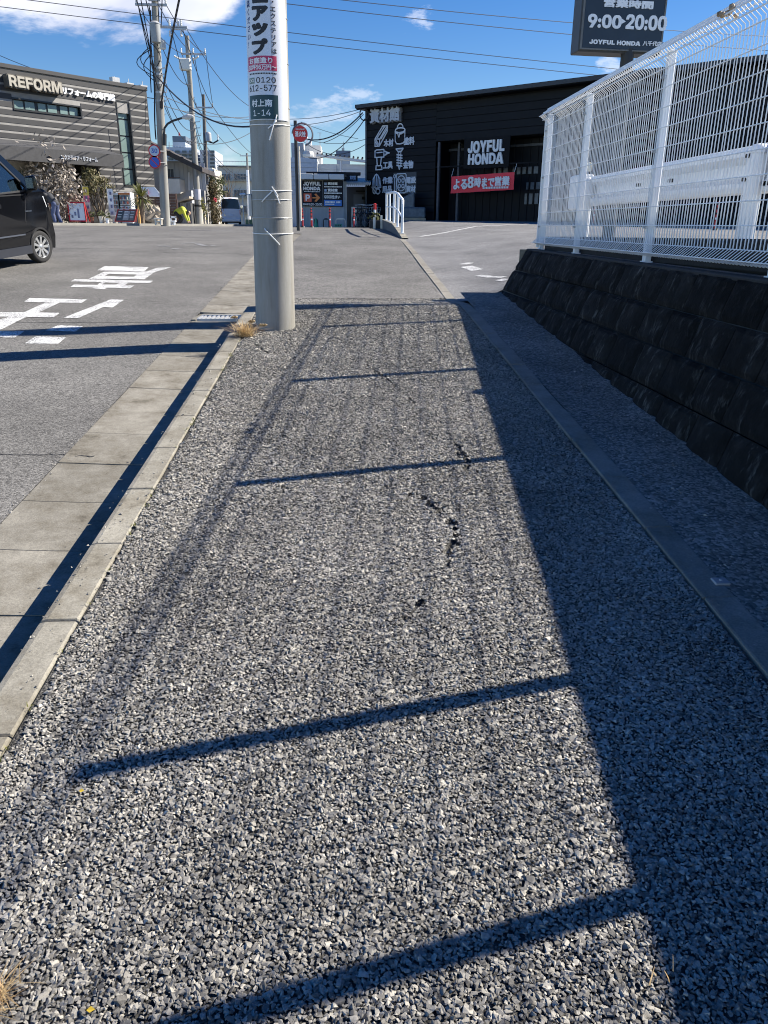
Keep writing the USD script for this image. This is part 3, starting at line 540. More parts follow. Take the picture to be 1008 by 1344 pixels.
# ------------------------------------------------------------------ opening hours sign on its post
SY = 10.55; SX = at(800, 295, SY)[0]
sign = thing('hours_sign', 'navy shop hours sign board on a dark steel post behind the fence', 'shop sign', loc=(SX, SY, LOTZ), rz=math.radians(-1))
p0 = at(757, 70, SY); p1 = at(866, 74, SY); bw = (p1[0] - p0[0]); zb = p0[2]; bh = 2.7
SGM = frame(np.array([p0[0], SY - .12, 0]), math.radians(90 - 6))
def sg(m): return xf(m, SGM)
part(sign, 'post', lathe([(.078, .01), (.078, zb - LOTZ + .05)], 20, (SX, SY, LOTZ)), DARK, smooth=40); part(sign, 'base_plate', bevel(SX - .16, SX + .16, SY - .16, SY + .16, LOTZ + .004, LOTZ + .025, .005), DARK)
part(sign, 'cabinet', sg(bevel(-.02, bw + .02, .0, .26, zb, zb + bh, .012)), M('sign_cabinet', (.03, .033, .038), .45, .15))
part(sign, 'face', sg(bevel(.015, bw - .015, -.016, .01, zb + .035, zb + bh - .035, .004)), M('sign_face', (.018, .028, .042), .35, .15, 2))
part(sign, 'rim', sg(cat([box(-.005, .015, -.02, 0, zb + .02, zb + bh - .02), box(bw - .015, bw + .005, -.02, 0, zb + .02, zb + bh - .02), box(.015, bw - .015, -.02, 0, zb + .02, zb + .035)])), M('sign_rim', (.12, .12, .115), .5, .2))
def sx(px, py):
    p = hit(px, py, (p0[0], SY - .12, 0), SGM[:3, 1]); return float((p - SGM[:3, 3]) @ SGM[:3, 0]), float(p[2])
for t, a, b, kw in (('9:00', (771.5, 18.5), (814, 38.5), dict(font='inter')), ('20:00', (821.5, 19), (873, 41.5), dict(font='inter')), ('営業時間', (792, -1.5), (856, 13), dict(bold=3)), ('JOYFUL HONDA', (773, 52), (839, 61), dict(font='inter')), ('八千代店', (843, 54), (867, 61.5), dict(bold=2))):
    x0_, z1_ = sx(*a); x1_, z0_ = sx(*b); part(sign, 'lettering', sg(prism(fit(glyphs(t, **kw), x0_, x1_, z0_, z1_), -.024, -.0155)), LETTER)
a_, b_ = sx(815, 25), sx(820, 32.5); part(sign, 'arrowhead', sg(prism(Polygon([(a_[0], a_[1]), (a_[0], b_[1]), (b_[0], (a_[1] + b_[1]) / 2)]), -.024, -.0155)), LETTER)

# ------------------------------------------------------------------ near utility pole with its wrapped advertisement
PC = np.array([-.73, 8.40, 0]); PZ0 = float(SW(8.4)); LEAN = .012
pole = thing('utility_pole', 'near grey concrete utility pole wrapped with a white advertisement and cable ties', 'utility pole', group=None, loc=(PC[0], PC[1], PZ0))
def pr(z): return .208 - (z - PZ0) / 150
def pc(z): return np.array([PC[0] + LEAN * (z - PZ0), PC[1], z])
part(pole, 'shaft', tube([pc(z) for z in np.linspace(PZ0 - .2, PZ0 + 11, 12)], [pr(z) for z in np.linspace(PZ0 - .2, PZ0 + 11, 12)], 40), POLEC, smooth=40)
def ptz(py, px=352):
    d = ray(px, py); t = (PC[1] - .2) / d[1]; return float((CAM + t * d)[2])
VIEW = math.atan2(PC[0], -PC[1] * -1)  # towards the camera
def wrap(v, off=0.0):
    """Bends a drawing (x along the girth from the face seen by the viewer, z up) round the pole; y is its thickness outwards."""
    v = np.asarray(v, float); r = np.array([pr(z) for z in v[:, 2]]) + off + v[:, 1]; th = v[:, 0] / .215
    cx = PC[0] + LEAN * (v[:, 2] - PZ0); az = math.pi + math.atan2(PC[0], PC[1]) - th
    return np.stack([cx + r * np.sin(az), PC[1] + r * np.cos(az), v[:, 2]], 1)
def wplate(x0, x1, z0, z1, t, off, n=26, m=8):
    X, Z = np.meshgrid(np.linspace(x0, x1, n), np.linspace(z0, z1, m)); a = grid(X, 0 * X + t, Z); v, f = a; ring = []
    b = v.copy(); b[:, 1] = 0; k = len(v); e = np.r_[np.arange(n), np.arange(1, m) * n + n - 1, (m - 1) * n + np.arange(n - 2, -1, -1), np.arange(m - 2, 0, -1) * n]; s = np.stack([e, np.roll(e, -1), np.roll(e, -1) + k, e + k], 1)
    return wrap(np.vstack([v, b]), off), np.vstack([f, f[:, ::-1] + k, s[:, [0, 1, 2]], s[:, [0, 2, 3]]])
def wtext(g, t, off):
    v, f = prism(g, 0, t); m = trimesh.Trimesh(v, f, process=False)
    for _ in range(1): v, f = trimesh.remesh.subdivide_to_size(m.vertices, m.faces, .05)
    return wrap(v, off), f
def zp(py): return ptz(py)
def xp(px, py):   # girth coordinate of what is seen there
    z = zp(py); c = pc(z); d = ray(px, py); t = (c[1]) / d[1]; lat = (CAM + t * d)[0] - c[0]; vx = math.cos(math.atan2(c[0], c[1])); s = np.clip(lat * vx / pr(z), -.985, .985); return math.asin(s) * .215
ADW = M('advert_white', (.60, .63, .70), .4, .05); ADG = M('plate_green', (.012, .05, .06), .4, .1); ADB = M('print_black', (.015, .016, .02), .5, .05); ADR = M('print_crimson', (.45, .03, .10), .45, .06)
ZA0, ZA1 = zp(157), zp(-75)
ad = part(pole, 'advert_wrap', wplate(-.32, .235, ZA0, ZA1, .004, .002, 40, 10), ADW, smooth=30)
def wt(t, px0, py0, px1, py1, mat, off=.0065, **k):
    pm = (py0 + py1) / 2; part(ad, 'print', wtext(fit(glyphs(t, **k), xp(px0, pm), xp(px1, pm), zp(py1), zp(py0)), .0012, off), mat)
for t, a, b in (('ュ', -22, 3.5), ('ア', 7, 27), ('ッ', 29.5, 47), ('プ', 50, 71)): wt(t, 331.5, a, 351.5, b, ADB, bold=5)
wt('外構・エクステリアは', 354, -22, 361.5, 70, ADB, bold=1, vertical=True); wt('ご相談ください！', 325.5, -25, 329, 61, M('print_blue', (.03, .05, .16), .5, .05), bold=1, vertical=True)
part(ad, 'red_panel', wplate(xp(327, 82), xp(362.5, 82), zp(92.5), zp(73), .0012, .0062), ADR)
wt('お庭造り', 329, 75, 357, 83, LETTER, .0076, bold=2); wt('30坪56万円～', 328, 84, 362, 91.5, LETTER, .0076, bold=2)
part(ad, 'print', cat([wplate(xp(329 + k * 2.0, 96), xp(330.3 + k * 2.0, 96), zp(97), zp(95.2), .0012, .0065, 3, 2) for k in range(17)]), ADB)
wt('0120', 337, 101, 361.5, 108.5, ADB, font='inter', weight=500); wt('612-577', 329, 111, 362.5, 119.5, ADB, font='inter', weight=500)
part(ad, 'print', cat([wplate(xp(328.5, 105), xp(335, 105), zp(109), zp(101), .0012, .0062, 6, 2)]), M('print_grey_green', (.16, .22, .20), .5, .05)); wt('∞', 329, 103, 334.5, 107, LETTER, .0076)
zz0, zz1 = zp(156), zp(124.5)
part(ad, 'green_plate', wplate(xp(329.5, 140), xp(364.5, 140), zz0, zz1, .002, .0062), ADG); wt('村上南', 332, 130, 357, 140, LETTER, .0086, bold=2); wt('1-14', 334, 144, 355, 152, LETTER, .0086, font='inter', weight=500)
def band(py, r, mat, name, bow=False, tilt=0.0, label=None):
    z = zp(py); th = np.linspace(0, 2 * math.pi, 49); pts = [pc(z + tilt * math.sin(t)) + (pr(z) + r * .7) * np.array([math.cos(t), math.sin(t), 0]) for t in th]
    b = part(pole, name, tube(pts, r, 6, cap=False), mat, label)
    return z
TIE = M('white_tie', (.75, .75, .74), .5, .05)
for py in (18, 79, 139): band(py, .003, STEEL, 'steel_band')
for py in (262, 286): band(py, .0035, STEEL, 'steel_band')
def bow(px, py, ends, z):
    x0 = xp(px, py)
    for ex, ey in ends:
        q = [wrap(np.array([[x0 + (ex * .0085) * s, .006 + .012 * math.sin(s * 3.1), z - ey * .0085 * s]]))[0] for s in np.linspace(0, 1, 6)]; part(pole, 'tie_end', tube(q, .0058, 6), TIE)
for py, px, ends in ((162, 359, [(4, -9), (-6, 17), (3, -3), (-7, 5)]), (249, 359, [(-2, -3), (-15, 13), (7, 15), (5, 7)]), (306, 353, [(-5, -5), (13, 13), (6, 6)])):
    z = band(py, .0045, TIE, 'cable_tie', tilt=.008); bow(px, py, ends, z)
part(pole, 'conduit_clip', bevel(*(np.r_[pc(zp(262))[0] - .235, pc(zp(262))[0] - .2]), PC[1] - .03, PC[1] + .03, zp(284), zp(254), .006), STEEL)
# fillet of patched asphalt and dust round its foot

# ------------------------------------------------------------------ black builders' store
J = Facade(481, 290, 44.0, math.radians(133.8))
BLK = M('black_siding', (.0055, .0065, .009), .55, .25, 2, spec=.2); BLK2 = M('black_panel', (.0035, .004, .006), .5, .2, 2, spec=.15); GREYL = M('grey_lettering', (.42, .45, .50), .5, .1); PICT = M('pictogram_white', (.60, .63, .68), .5, .06)
store = thing('store_building', 'long black builders store with grey tool pictograms and a sloping dark roofline', 'building')
jl, jtop = J.pt(481, 145); _, jb = J.pt(481, 292); jr = J.pt(1060, 200)[0] + 6; jb -= .5
ra, rtop = J.pt(572, 200); rb_, _ = J.pt(900, 200); _, rz = J.pt(600, 184); rz = J.pt(640, 181)[1]
part(store, 'wall', cat([J.do(box(0, ra, .02, 16, jb, jtop)), J.do(box(ra, jr, 1.2, 16, jb, jtop)), J.do(box(ra, jr, .02, 1.2, rz, jtop)), J.do(box(rb_, jr, .02, 1.2, jb, rz))]), BLK2)
zz = jb
while zz < jtop - .15:
    part(store, 'siding_board', J.do(bevel(0, ra, -.02, .02, zz + .01, min(zz + .33, jtop) - .01, .008)), BLK); zz += .33
zz = rz
for k in range(int((jtop - rz) / .33)):
    part(store, 'siding_board', J.do(bevel(ra, jr, -.02, .02, zz + .01, zz + .32, .008)), BLK); zz += .33
part(store, 'roof_edge', J.do(bevel(-.25, jr, -.55, 1.2, jtop, jtop + .20, .03)), BLK2); part(store, 'gutter_line', J.do(box(-.25, jr, -.60, -.555, jtop + .05, jtop + .22)), M('roof_trim', (.025, .028, .035), .5, .1))
part(store, 'corner_trim', J.do(bevel(-.06, .03, -.05, .10, jb, jtop - .01, .01)), M('pale_corner', (.12, .13, .15), .5, .3))
n = int((rb_ - ra) / .42)
for k in range(n): part(store, 'entrance_panel', J.do(bevel(ra + .05 + k * .42, ra + .05 + k * .42 + .40, 1.10, 1.2, jb, rz - .02, .015)), BLK)
part(store, 'entrance_rail', J.do(box(ra, rb_, 1.03, 1.10, rz - .35, rz - .25)), M('dim_rail', (.06, .065, .08), .5, .2))
for px in (574.5, 590.5): a, _ = J.pt(px, 250); part(store, 'entrance_post', J.do(bevel(a - .06, a + .06, -.02 if px < 580 else .6, .10 if px < 580 else .72, jb, rz - .02, .01)), M('dim_post', (.07, .075, .09), .5, .2))
def jb_(px0, py0, px1, py1): a, z1 = J.pt(px0, py0); b, z0 = J.pt(px1, py1); return a, b, z0, z1
part(store, 'lettering', J.text('JOYFUL', (616, 186), (663, 199), .10, .03, font='inter'), LETTER); part(store, 'lettering', J.text('HONDA', (616, 202.5), (661.5, 215), .10, .03, font='inter'), LETTER)
part(store, 'letter_panel', J.do(box(*jb_(610, 182, 668, 219)[:2], -.03, .02, *jb_(610, 182, 668, 219)[2:])), BLK2)
part(store, 'letter_bracket', J.do(cat([box(ra, rb_, .0, .06, J.pt(640, 217)[1], J.pt(640, 217)[1] + .06)])), BLK2)
g3 = glyphs('資材館', bold=3)
part(store, 'big_letters', J.shape(fit(g3, *jb_(489.5, 144, 528.5, 159)), .26, .03), GREYL); part(store, 'big_letter_backing', J.shape(fit(g3.buffer(.10).simplify(.03), *jb_(489, 143.5, 529, 160)), .12, .021), M('letter_side_grey', (.16, .17, .19), .5, .1))
for t, b in (('木材', (504.5, 183, 517, 192)), ('塗料', (531, 180, 544.5, 190)), ('工具', (503.5, 212.5, 516, 221.5)), ('金物', (530, 211, 543, 221)), ('作業', (503, 232.5, 516, 241)), ('用品', (502.5, 244, 515, 253)), ('電設', (534, 232, 546.5, 240.5)), ('資材', (534, 243.5, 546, 252.5))):
    part(store, 'lettering', J.shape(fit(glyphs(t, bold=3), *jb_(*b)), .05, .021), PICT)
def strokes(lines, w, b, front=.05):
    g = union_all([(LineString(l) if len(l) > 1 else Point(l[0])).buffer(w * .33, quad_segs=4) for l in lines]); x0, x1, z0, z1 = jb_(*b)
    g = affinity.scale(g, x1 - x0, z1 - z0, origin=(0, 0)); part(store, 'pictogram', J.shape(affinity.translate(g, x0, z0).simplify(.004), front, .021), PICT)
def circ(x, y, rx, ry, n=14, a0=0, a1=2 * math.pi): return [(x + rx * math.cos(t), y + ry * math.sin(t)) for t in np.linspace(a0, a1, n)]
strokes([[(0, 0), (.35, .0), (1, .72), (1, 1), (.62, 1), (0, .38), (0, 0)], [(0, .38), (.38, .36), (.35, 0)], [(.38, .36), (1, 1)], [(.2, .45), (.8, .98)], [(.48, .36), (1, .86)], [(.05, .22), (.2, .05)], [(.1, .30), (.28, .1)]], .10, (493, 166.5, 509, 191))
strokes([circ(.5, .68, .5, .12), [(0, .66), (.02, .15), (.15, .03), (.5, 0), (.85, .03), (.98, .15), (1, .66)], circ(.5, .78, .30, .22, 9, 0, math.pi), [(.04, .58), (.3, .5), (.34, .36), (.42, .36), (.45, .5), (.6, .5), (.96, .58)]], .10, (519.5, 163, 532, 188.5))
strokes([[(0, .62), (0, .95), (.1, 1), (.62, 1), (.62, .62), (0, .62)], [(.62, .92), (.78, .88), (.78, .74), (.62, .7)], [(.78, .86), (1, .81), (.78, .76)], [(.12, .86), (.5, .86)], [(.12, .62), (.16, .22)], [(.46, .62), (.38, .22)], [(.08, .2), (.46, .2), (.5, 0), (.06, 0), (.08, .2)]], .09, (493, 197, 511.5, 222))
strokes([[(.0, 1), (1, 1), (.72, .86), (.28, .86), (0, 1)], [(.32, .86), (.32, .2), (.5, 0), (.68, .2), (.68, .86)]] + [[(.12, .72 - k * .13), (.88, .66 - k * .13)] for k in range(5)], .11, (520.5, 195.5, 529.5, 222))
strokes([[(.2, .4), (.12, .75), (.35, .95), (.5, 1), (.65, .95), (.88, .75), (.8, .4)], [(.5, 1), (.5, .45)], [(.3, .9), (.35, .4)], [(.7, .9), (.65, .4)], [(0, .35), (.15, .8)], [(1, .35), (.85, .8)], circ(.28, .2, .2, .16, 9), circ(.66, .15, .24, .13, 9), [(.0, .35), (.5, .05)], [(1, .35), (.4, .3)]], .10, (489, 229, 500.5, 255))
ax0, ax1, az0, az1 = jb_(517, 227, 546.5, 254); part(store, 'pictogram_panel', J.do(box(ax0, ax1, -.03, -.0205, az0, az1)), M('panel_grey', (.05, .058, .068), .5, .2))
strokes([[(.28, 0), (.92, 0), (1, .06), (1, .94), (.92, 1), (.28, 1), (.22, .94), (.22, .06), (.28, 0)], circ(.61, .5, .36, .4, 16), circ(.47, .64, .1, .1, 9), circ(.75, .64, .1, .1, 9), circ(.47, .36, .1, .1, 9), circ(.75, .36, .1, .1, 9), [(.08, .0), (.08, .78)], circ(.08, .88, .08, .09, 8)], .075, (517.5, 228.5, 533.5, 253))
# dim racks and goods inside the entrance
gq = np.random.default_rng(31)
for px0, py0, px1, py1 in ((632, 219, 650, 227), (657, 218, 690, 226), (675, 238, 694, 247), (673, 253, 690, 267), (698, 194, 706, 207)):
    a, b, z0, z1 = jb_(px0, py0, px1, py1); part(store, 'window', J.do(box(a, b, 1.06, 1.10, z0, z1)), M('dim_window', (.10, .12, .14), .3, .3))
    for k in range(int((b - a) / .3)): part(store, 'window_bar', J.do(box(a + .15 + k * .3, a + .23 + k * .3, 1.02, 1.058, z0, z1)), BLK2)
ban = thing('banner', 'red banner with white Japanese lettering hung below the white shop name', 'banner')
b0 = [J.pt(595, 232), J.pt(677.5, 226), J.pt(677, 249), J.pt(594, 254)]
X = np.linspace(0, 1, 14); Z = np.linspace(0, 1, 5); XX, ZZ = np.meshgrid(X, Z); top = np.array(b0[0])[None] * (1 - X[:, None]) + np.array(b0[1])[None] * X[:, None]; bot = np.array(b0[3])[None] * (1 - X[:, None]) + np.array(b0[2])[None] * X[:, None]
PA = bot[None] * (1 - Z[:, None, None]) + top[None] * Z[:, None, None]; PA[1, :, 1] -= .03 * np.sin(X * 9); d_ = -.16 + .03 * np.sin(XX * 23 + ZZ * 3) * (1 - ZZ * .6)
v, f = grid(PA[..., 0], d_, PA[..., 1]); k_ = len(v); v2 = v.copy(); v2[:, 1] += .012
part(ban, 'cloth', J.do((np.vstack([v, v2]), np.vstack([f, f[:, ::-1] + k_]))), M('banner_red', (.75, .05, .07), .7, .06), smooth=True)
def bz(px0, py0, px1, py1): a, z1 = J.pt(px0, py0); b, z0 = J.pt(px1, py1); return a, b, z0, z1
for t, b in (('よる', (599, 235.5, 616.5, 248.5)), ('8', (617.5, 232.5, 625, 247)), ('時まで', (626.5, 233.5, 652, 245.5)), ('営業', (653, 232, 672, 244))):
    part(ban, 'lettering', J.shape(fit(glyphs(t, bold=3) if t != '8' else glyphs(t, font='inter'), *bz(*b)), .235, .205), LETTER)
a, b, z0, z1 = bz(637, 246.2, 671, 247.4); part(ban, 'lettering', J.do(cat([box(a + k * (b - a) / 16, a + (k + .7) * (b - a) / 16, -.22, -.205, z0, z0 + .09) for k in range(16)])), LETTER)
for q in b0[:2]: part(ban, 'tie', tube([J.do((np.array([[q[0], -.15, q[1]], [q[0] + .02, -.02, q[1] + .35]]), np.zeros((1, 3), int)))[0][i] for i in (0, 1)], .012, 5), TIE)

# ------------------------------------------------------------------ grey plank-clad shop on the left
Rf = Facade(207, 290, 44.0, math.radians(40.6))
BOARD = M('cladding_grey', (.034, .034, .036), .55, .15, 1.5); LEDGE = M('cladding_ledge', (.25, .243, .23), .6, .2, 2); SILLD = M('window_dark', (.02, .022, .024), .4, .1)
ref = thing('reform_building', 'dark grey plank-clad shop with big cream letters above a strip window', 'building')
ztop = Rf.pt(206, 121)[1]; zbot = 1.2; al = Rf.pt(-190, 150)[0]; ar = 0.0
w1 = (Rf.pt(17.8, 135)[0], Rf.pt(105.4, 147)[0], Rf.pt(60, 147.5)[1], Rf.pt(60, 135.2)[1]); w2 = (Rf.pt(158.5, 190)[0], Rf.pt(173.5, 190)[0], Rf.pt(168, 243)[1], Rf.pt(161, 134)[1])
part(ref, 'wall', cat([Rf.do(box(al, ar - .01, .40, 14, zbot, ztop - .02)), Rf.do(box(al, ar - .01, .003, .4, w1[3], ztop - .02)), Rf.do(box(al, w2[0], .003, .4, zbot, w1[2])), Rf.do(box(al, w1[0], .003, .4, w1[2], w1[3])), Rf.do(box(w1[1], w2[0], .003, .4, w1[2], w1[3])), Rf.do(box(w2[1], ar - .01, .003, .4, zbot, w1[3])), Rf.do(box(w2[0], w2[1], .003, .4, zbot, w2[2]))]), LEDGE)
zz = ztop - .05; PITCH = .315; first = True
while zz > 2.4:
    z0, z1 = zz - PITCH + .095, zz; runs = [(al, ar)]
    for w in (w1, w2):
        out = []
        for a, b in runs:
            if z1 > w[2] - .02 and z0 < w[3] + .02 and a < w[0] and b > w[1]: out += [(a, w[0] - .05), (w[1] + .05, b)]
            else: out.append((a, b))
        runs = out
    for a, b in runs: part(ref, 'cladding_board', Rf.do(bevel(a, b, -.012, .016, z0, z1, .006)), BOARD)
    zz -= PITCH
part(ref, 'parapet_cap', Rf.do(bevel(al, ar + .06, -.06, .5, ztop - .02, ztop + .16, .02)), BOARD); part(ref, 'side_wall', Rf.do(box(ar - .005, ar + .03, .0, 14, zbot, ztop - .03)), BOARD)
for k in range(3): part(ref, 'roof_fixture', Rf.do(cat([box(-1.9 + k * .8, -1.5 + k * .8, -.02, .25, ztop + .16, ztop + .22 + .14 * (k == 0)), box(-1.75 + k * .8, -1.72 + k * .8, .05, .08, ztop + .2, ztop + .40)])), STEEL)
PANE = M('green_grey_glass', (.17, .24, .225), .12, .12, 1.2, spec=.6)
def window(w, nx, nz, groups=()):
    fr = part(ref, 'window', cat([Rf.do(box(w[0] - .05, w[1] + .05, -.03, .1, w[3], w[3] + .06)), Rf.do(box(w[0] - .05, w[1] + .05, -.05, .3, w[2] - .06, w[2])), Rf.do(box(w[0] - .05, w[0], -.03, .3, w[2], w[3])), Rf.do(box(w[1], w[1] + .07, -.05, .3, w[2], w[3]))]), SILLD)
    for i in range(nx):
        for j in range(nz):
            a = w[0] + (w[1] - w[0]) * i / nx; b = w[0] + (w[1] - w[0]) * (i + 1) / nx; c = w[2] + (w[3] - w[2]) * j / nz; d = w[2] + (w[3] - w[2]) * (j + 1) / nz; m = .05 if i not in groups else .12
            part(fr, 'pane', Rf.do(box(a + (m if i else .02), b - .05, .12, .14, c + .035, d - .035)), PANE)
    part(fr, 'frame', Rf.do(box(w[0], w[1], .145, .36, w[2], w[3])), SILLD)
window(w1, 6, 1, (2, 4)); window(w2, 1, 5)
def rshape(t, p, front, back, **k):
    (x0, y0), (x1, y1), (x2, y2) = p; a, zt = Rf.pt(x0, y0); _, zb_ = Rf.pt(x1, y1); b = Rf.pt(x2, y2)[0]; return fit(glyphs(t, **k), a, b, zb_, zt)
CREAM = M('cream_letter_face', (.38, .355, .30), .5, .1); CREAMD = M('bronze_letter_side', (.09, .08, .065), .5, .1)
gg = rshape('REFORM', ((4.5, 99), (5, 114), (74.5, 112)), .3, 0, font='inter', weight=800)
part(ref, 'big_letter_sides', Rf.shape(gg.buffer(.05).simplify(.02), .36, .02), CREAMD)
part(ref, 'big_letters', Rf.shape(gg, .40, .361), CREAM)
part(ref, 'lettering', Rf.shape(rshape('リフォームの専門館', ((80, 113.5), (80, 123.5), (149.5, 128)), .2, 0, bold=4), .10, .013), LETTER)
# dark canopy and entrance
a0, zt_ = Rf.pt(-60, 195); a1, _ = Rf.pt(132, 212); _, zc = Rf.pt(132, 222)
can = part(ref, 'canopy', Rf.do(hull(box(a0, a1, -1.9, -1.85, zc, zc + .55), box(a0, a1, -.03, -.013, zc + .1, zc + .95))), M('canopy_cloth', (.055, .056, .06), .85, .15))
part(can, 'lettering', Rf.do(prism(fit(glyphs('エクステリア・リフォーム', bold=3), Rf.pt(50, 210)[0], Rf.pt(98, 215)[0], zc + .16, zc + .36), -1.925, -1.9)), GREYL)
da0, da1 = Rf.pt(100, 240)[0], Rf.pt(122, 240)[0]; part(ref, 'entrance', Rf.do(box(da0, da1, -.6, -.016, zbot, zc + .05)), M('entrance_dark', (.012, .012, .014), .5, .1))
part(ref, 'shopfront', Rf.do(box(a0, da0 - .02, -.08, -.016, zbot, zc + .1)), M('shopfront_cream', (.42, .40, .36), .6, .2))
for k in range(max(0, int((da0 - a0 - 1) / 2.4))): part(ref, 'shop_pane', Rf.do(box(a0 + 1 + k * 2.4, a0 + 3.2 + k * 2.4, -.10, -.082, 1.9, zc - .3)), PANE)
0 and part(ref, 'awning_light', tube([Rf.do((np.array([[a0 + 1 + t * 8, -1.6 - .1 * math.sin(t * 9), zc + .95 + .25 * math.sin(t * 5) ** 2]]), np.zeros((1, 3), int)))[0][0] for t in np.linspace(0, 1, 14)], .03, 5), STEEL)
FORE = M('forecourt_concrete', (.30, .29, .26), .85, .2, 2)
solo('shop_forecourt', Rf.do(prism(Polygon([(al, -.4), (2.0, -.4), (2.0, .02), (al, .02)]), -6.5, .0)) if 0 else Rf.do(box(al, 3.0, -5.2, .0, 1.2, 1.60)), FORE, kind='structure')
# stone pile wall and small sign under the right end
for k in range(34):
    r = np.random.default_rng(k); c = at(189 + r.random() * 15, 294 - r.random() * 21, 40.2); 
    if k == 0: rock = thing('rock_wall', 'low wall of pale fieldstones between the spiky palm and the utility pole', 'stone wall')
    part(rock, 'stone', hull(*[sph(c + r.normal(0, .16, 3) * (1, .6, .7), .10, 0) for _ in range(5)]), M('fieldstone', (.33, .29, .24), .9, .25, 5, .4, each=.35))
sb = thing('hanging_sign', 'tilted white panel with red lettering under the grey shop, left of the pole', 'sign')
c0, c1 = at(188, 246, 41), at(210.5, 258, 41)
part(sb, 'panel', hull(box(c0[0] - .1, c1[0] - .25, 41, 41.05, c0[2] - .02, c0[2] + .02), box(c0[0] + .3, c1[0] + .1, 40.9, 40.95, c1[2] - .02, c1[2] + .02)), WHITE)
_sg = union_all([LineString(l).buffer(.11) for l in ([(0, 1), (.15, .75), (.05, .5)], [(.3, .9), (.35, .2)], [(.6, .55), (.95, 1), (1.2, .5), (.8, .1), (1.3, .15)], [(.7, .9), (1.05, .3)], [(1.45, .9), (1.75, .95), (1.7, .3)], [(1.5, .5), (1.5, .1)])])
part(sb, 'lettering', prism(fit(_sg, c0[0] + .25, c1[0] - .55, c1[2] + .08, c0[2] - .08), 40.86, 40.89), RED)

# ------------------------------------------------------------------ plants
def leaves(c, rad, n, size, seed, low=0.0, clump=24, flat=.5):
    """Many small folded leaves gathered in clumps through the crown's volume."""
    g = np.random.default_rng(seed); K = g.normal(size=(clump, 3)); K /= np.linalg.norm(K, axis=1, keepdims=True); K *= g.uniform(.35, 1.0, (clump, 1)) ** .5; K[:, 2] = np.where(K[:, 2] < low, -K[:, 2] * .5, K[:, 2])
    P = K[g.integers(0, clump, n)] + g.normal(0, .23, (n, 3)); P = P * np.asarray(rad) + np.asarray(c)
    a = g.normal(size=(n, 3)); a[:, 2] += flat; a /= np.linalg.norm(a, axis=1, keepdims=True); b = np.cross(a, g.normal(size=(n, 3))); b /= np.linalg.norm(b, axis=1, keepdims=True); s = size * g.uniform(.6, 1.4, (n, 1)); w = np.cross(a, b)
    V = np.stack([P - a * s, P + b * s * .42 + w * s * .12, P + a * s, P - b * s * .42 + w * s * .12], 1).reshape(-1, 3); i = np.arange(n)[:, None] * 4
    return V, np.vstack([i + [0, 1, 2], i + [0, 2, 3]])
def branches(base, tips, r, seed, sag=.1):
    g = np.random.default_rng(seed); return cat([tube([base + (t - base) * s + g.normal(0, sag, 3) * s * (1 - s) * 2 for s in np.linspace(0, 1, 6)], np.linspace(r, r * .25, 6), 6) for t in tips])
def bush(name, label, cat_, c, rad, n, size, seed, mat, trunkmat, base=None, clump=24):
    t = thing(name, label, cat_); c = np.asarray(c, float); g = np.random.default_rng(seed + 50); b = np.array([c[0], c[1], base if base is not None else c[2] - rad[2]])
    part(t, 'stem', branches(b, [c + g.normal(0, .5, 3) * rad for _ in range(9)], .05, seed), trunkmat); part(t, 'crown', leaves(c, rad, n, size, seed, -.9, clump), mat); return t
BARK = M('bark', (.16, .125, .09), .9, .3, 12)
c = at(68, 246, 38.2); bush('silver_bush', 'large greyish bush in front of the grey shop, behind the black van', 'bush', (c[0], c[1], 3.15), (1.15, .9, 1.55), 2600, .10, 3, leaf('silver_leaf', (.20, .18, .155), (.62, .56, .50), .15), BARK, 1.6, 34)
c = at(94, 278, 38.0); bush('dry_shrub', 'low brownish dry shrub under the silver bush, beside the white board', 'shrub', (c[0], c[1], 2.15), (.55, .45, .55), 900, .07, 4, leaf('brown_leaf', (.2, .12, .1), (.5, .4, .34), .15), BARK, 1.6)
c = at(127, 246, 39.4); t = bush('small_tree', 'small round evergreen tree with thin bare stems before the grey shop', 'tree', (c[0], c[1], 3.35), (.72, .6, .52), 1300, .09, 5, leaf('olive_leaf', (.07, .08, .03), (.33, .29, .18), .2), BARK, 1.6, 20)
yc = at(184, 262, 39.2); yu = thing('spiky_palm', 'spiky yucca palm with a wooden stake before the grey shop', 'palm')
part(yu, 'trunk', tube([(yc[0], yc[1], 1.55), (yc[0] + .05, yc[1], 2.75)], [.12, .10], 9), BARK)
g = np.random.default_rng(8); LM = [leaf('yucca_leaf', (.10, .12, .03), (.34, .33, .12), .2), leaf('yucca_leaf_dark', (.05, .07, .02), (.2, .2, .07), .2)]
for k in range(85):
    az = g.random() * 6.283; el = g.uniform(-.55, 1.45); l = g.uniform(.55, .80); d = np.array([math.cos(az) * math.cos(el), math.sin(az) * math.cos(el), math.sin(el)]); sd = np.array([-math.sin(az), math.cos(az), 0]); o = np.array([yc[0] + .05, yc[1], 2.75]) + d * .06
    P = [o + d * l * s - np.array([0, 0, 1]) * .22 * s * s * (1 - el / 2) for s in (0, .35, .7, 1)]; W = (.022, .034, .024, .002); V = np.array([p + sd * w * sg_ for p, w in zip(P, W) for sg_ in (1, -1)])
    part(yu, 'leaf', (V, np.array([[2 * i, 2 * i + 1, 2 * i + 3, 2 * i + 2] for i in range(3)])), LM[k % 2])
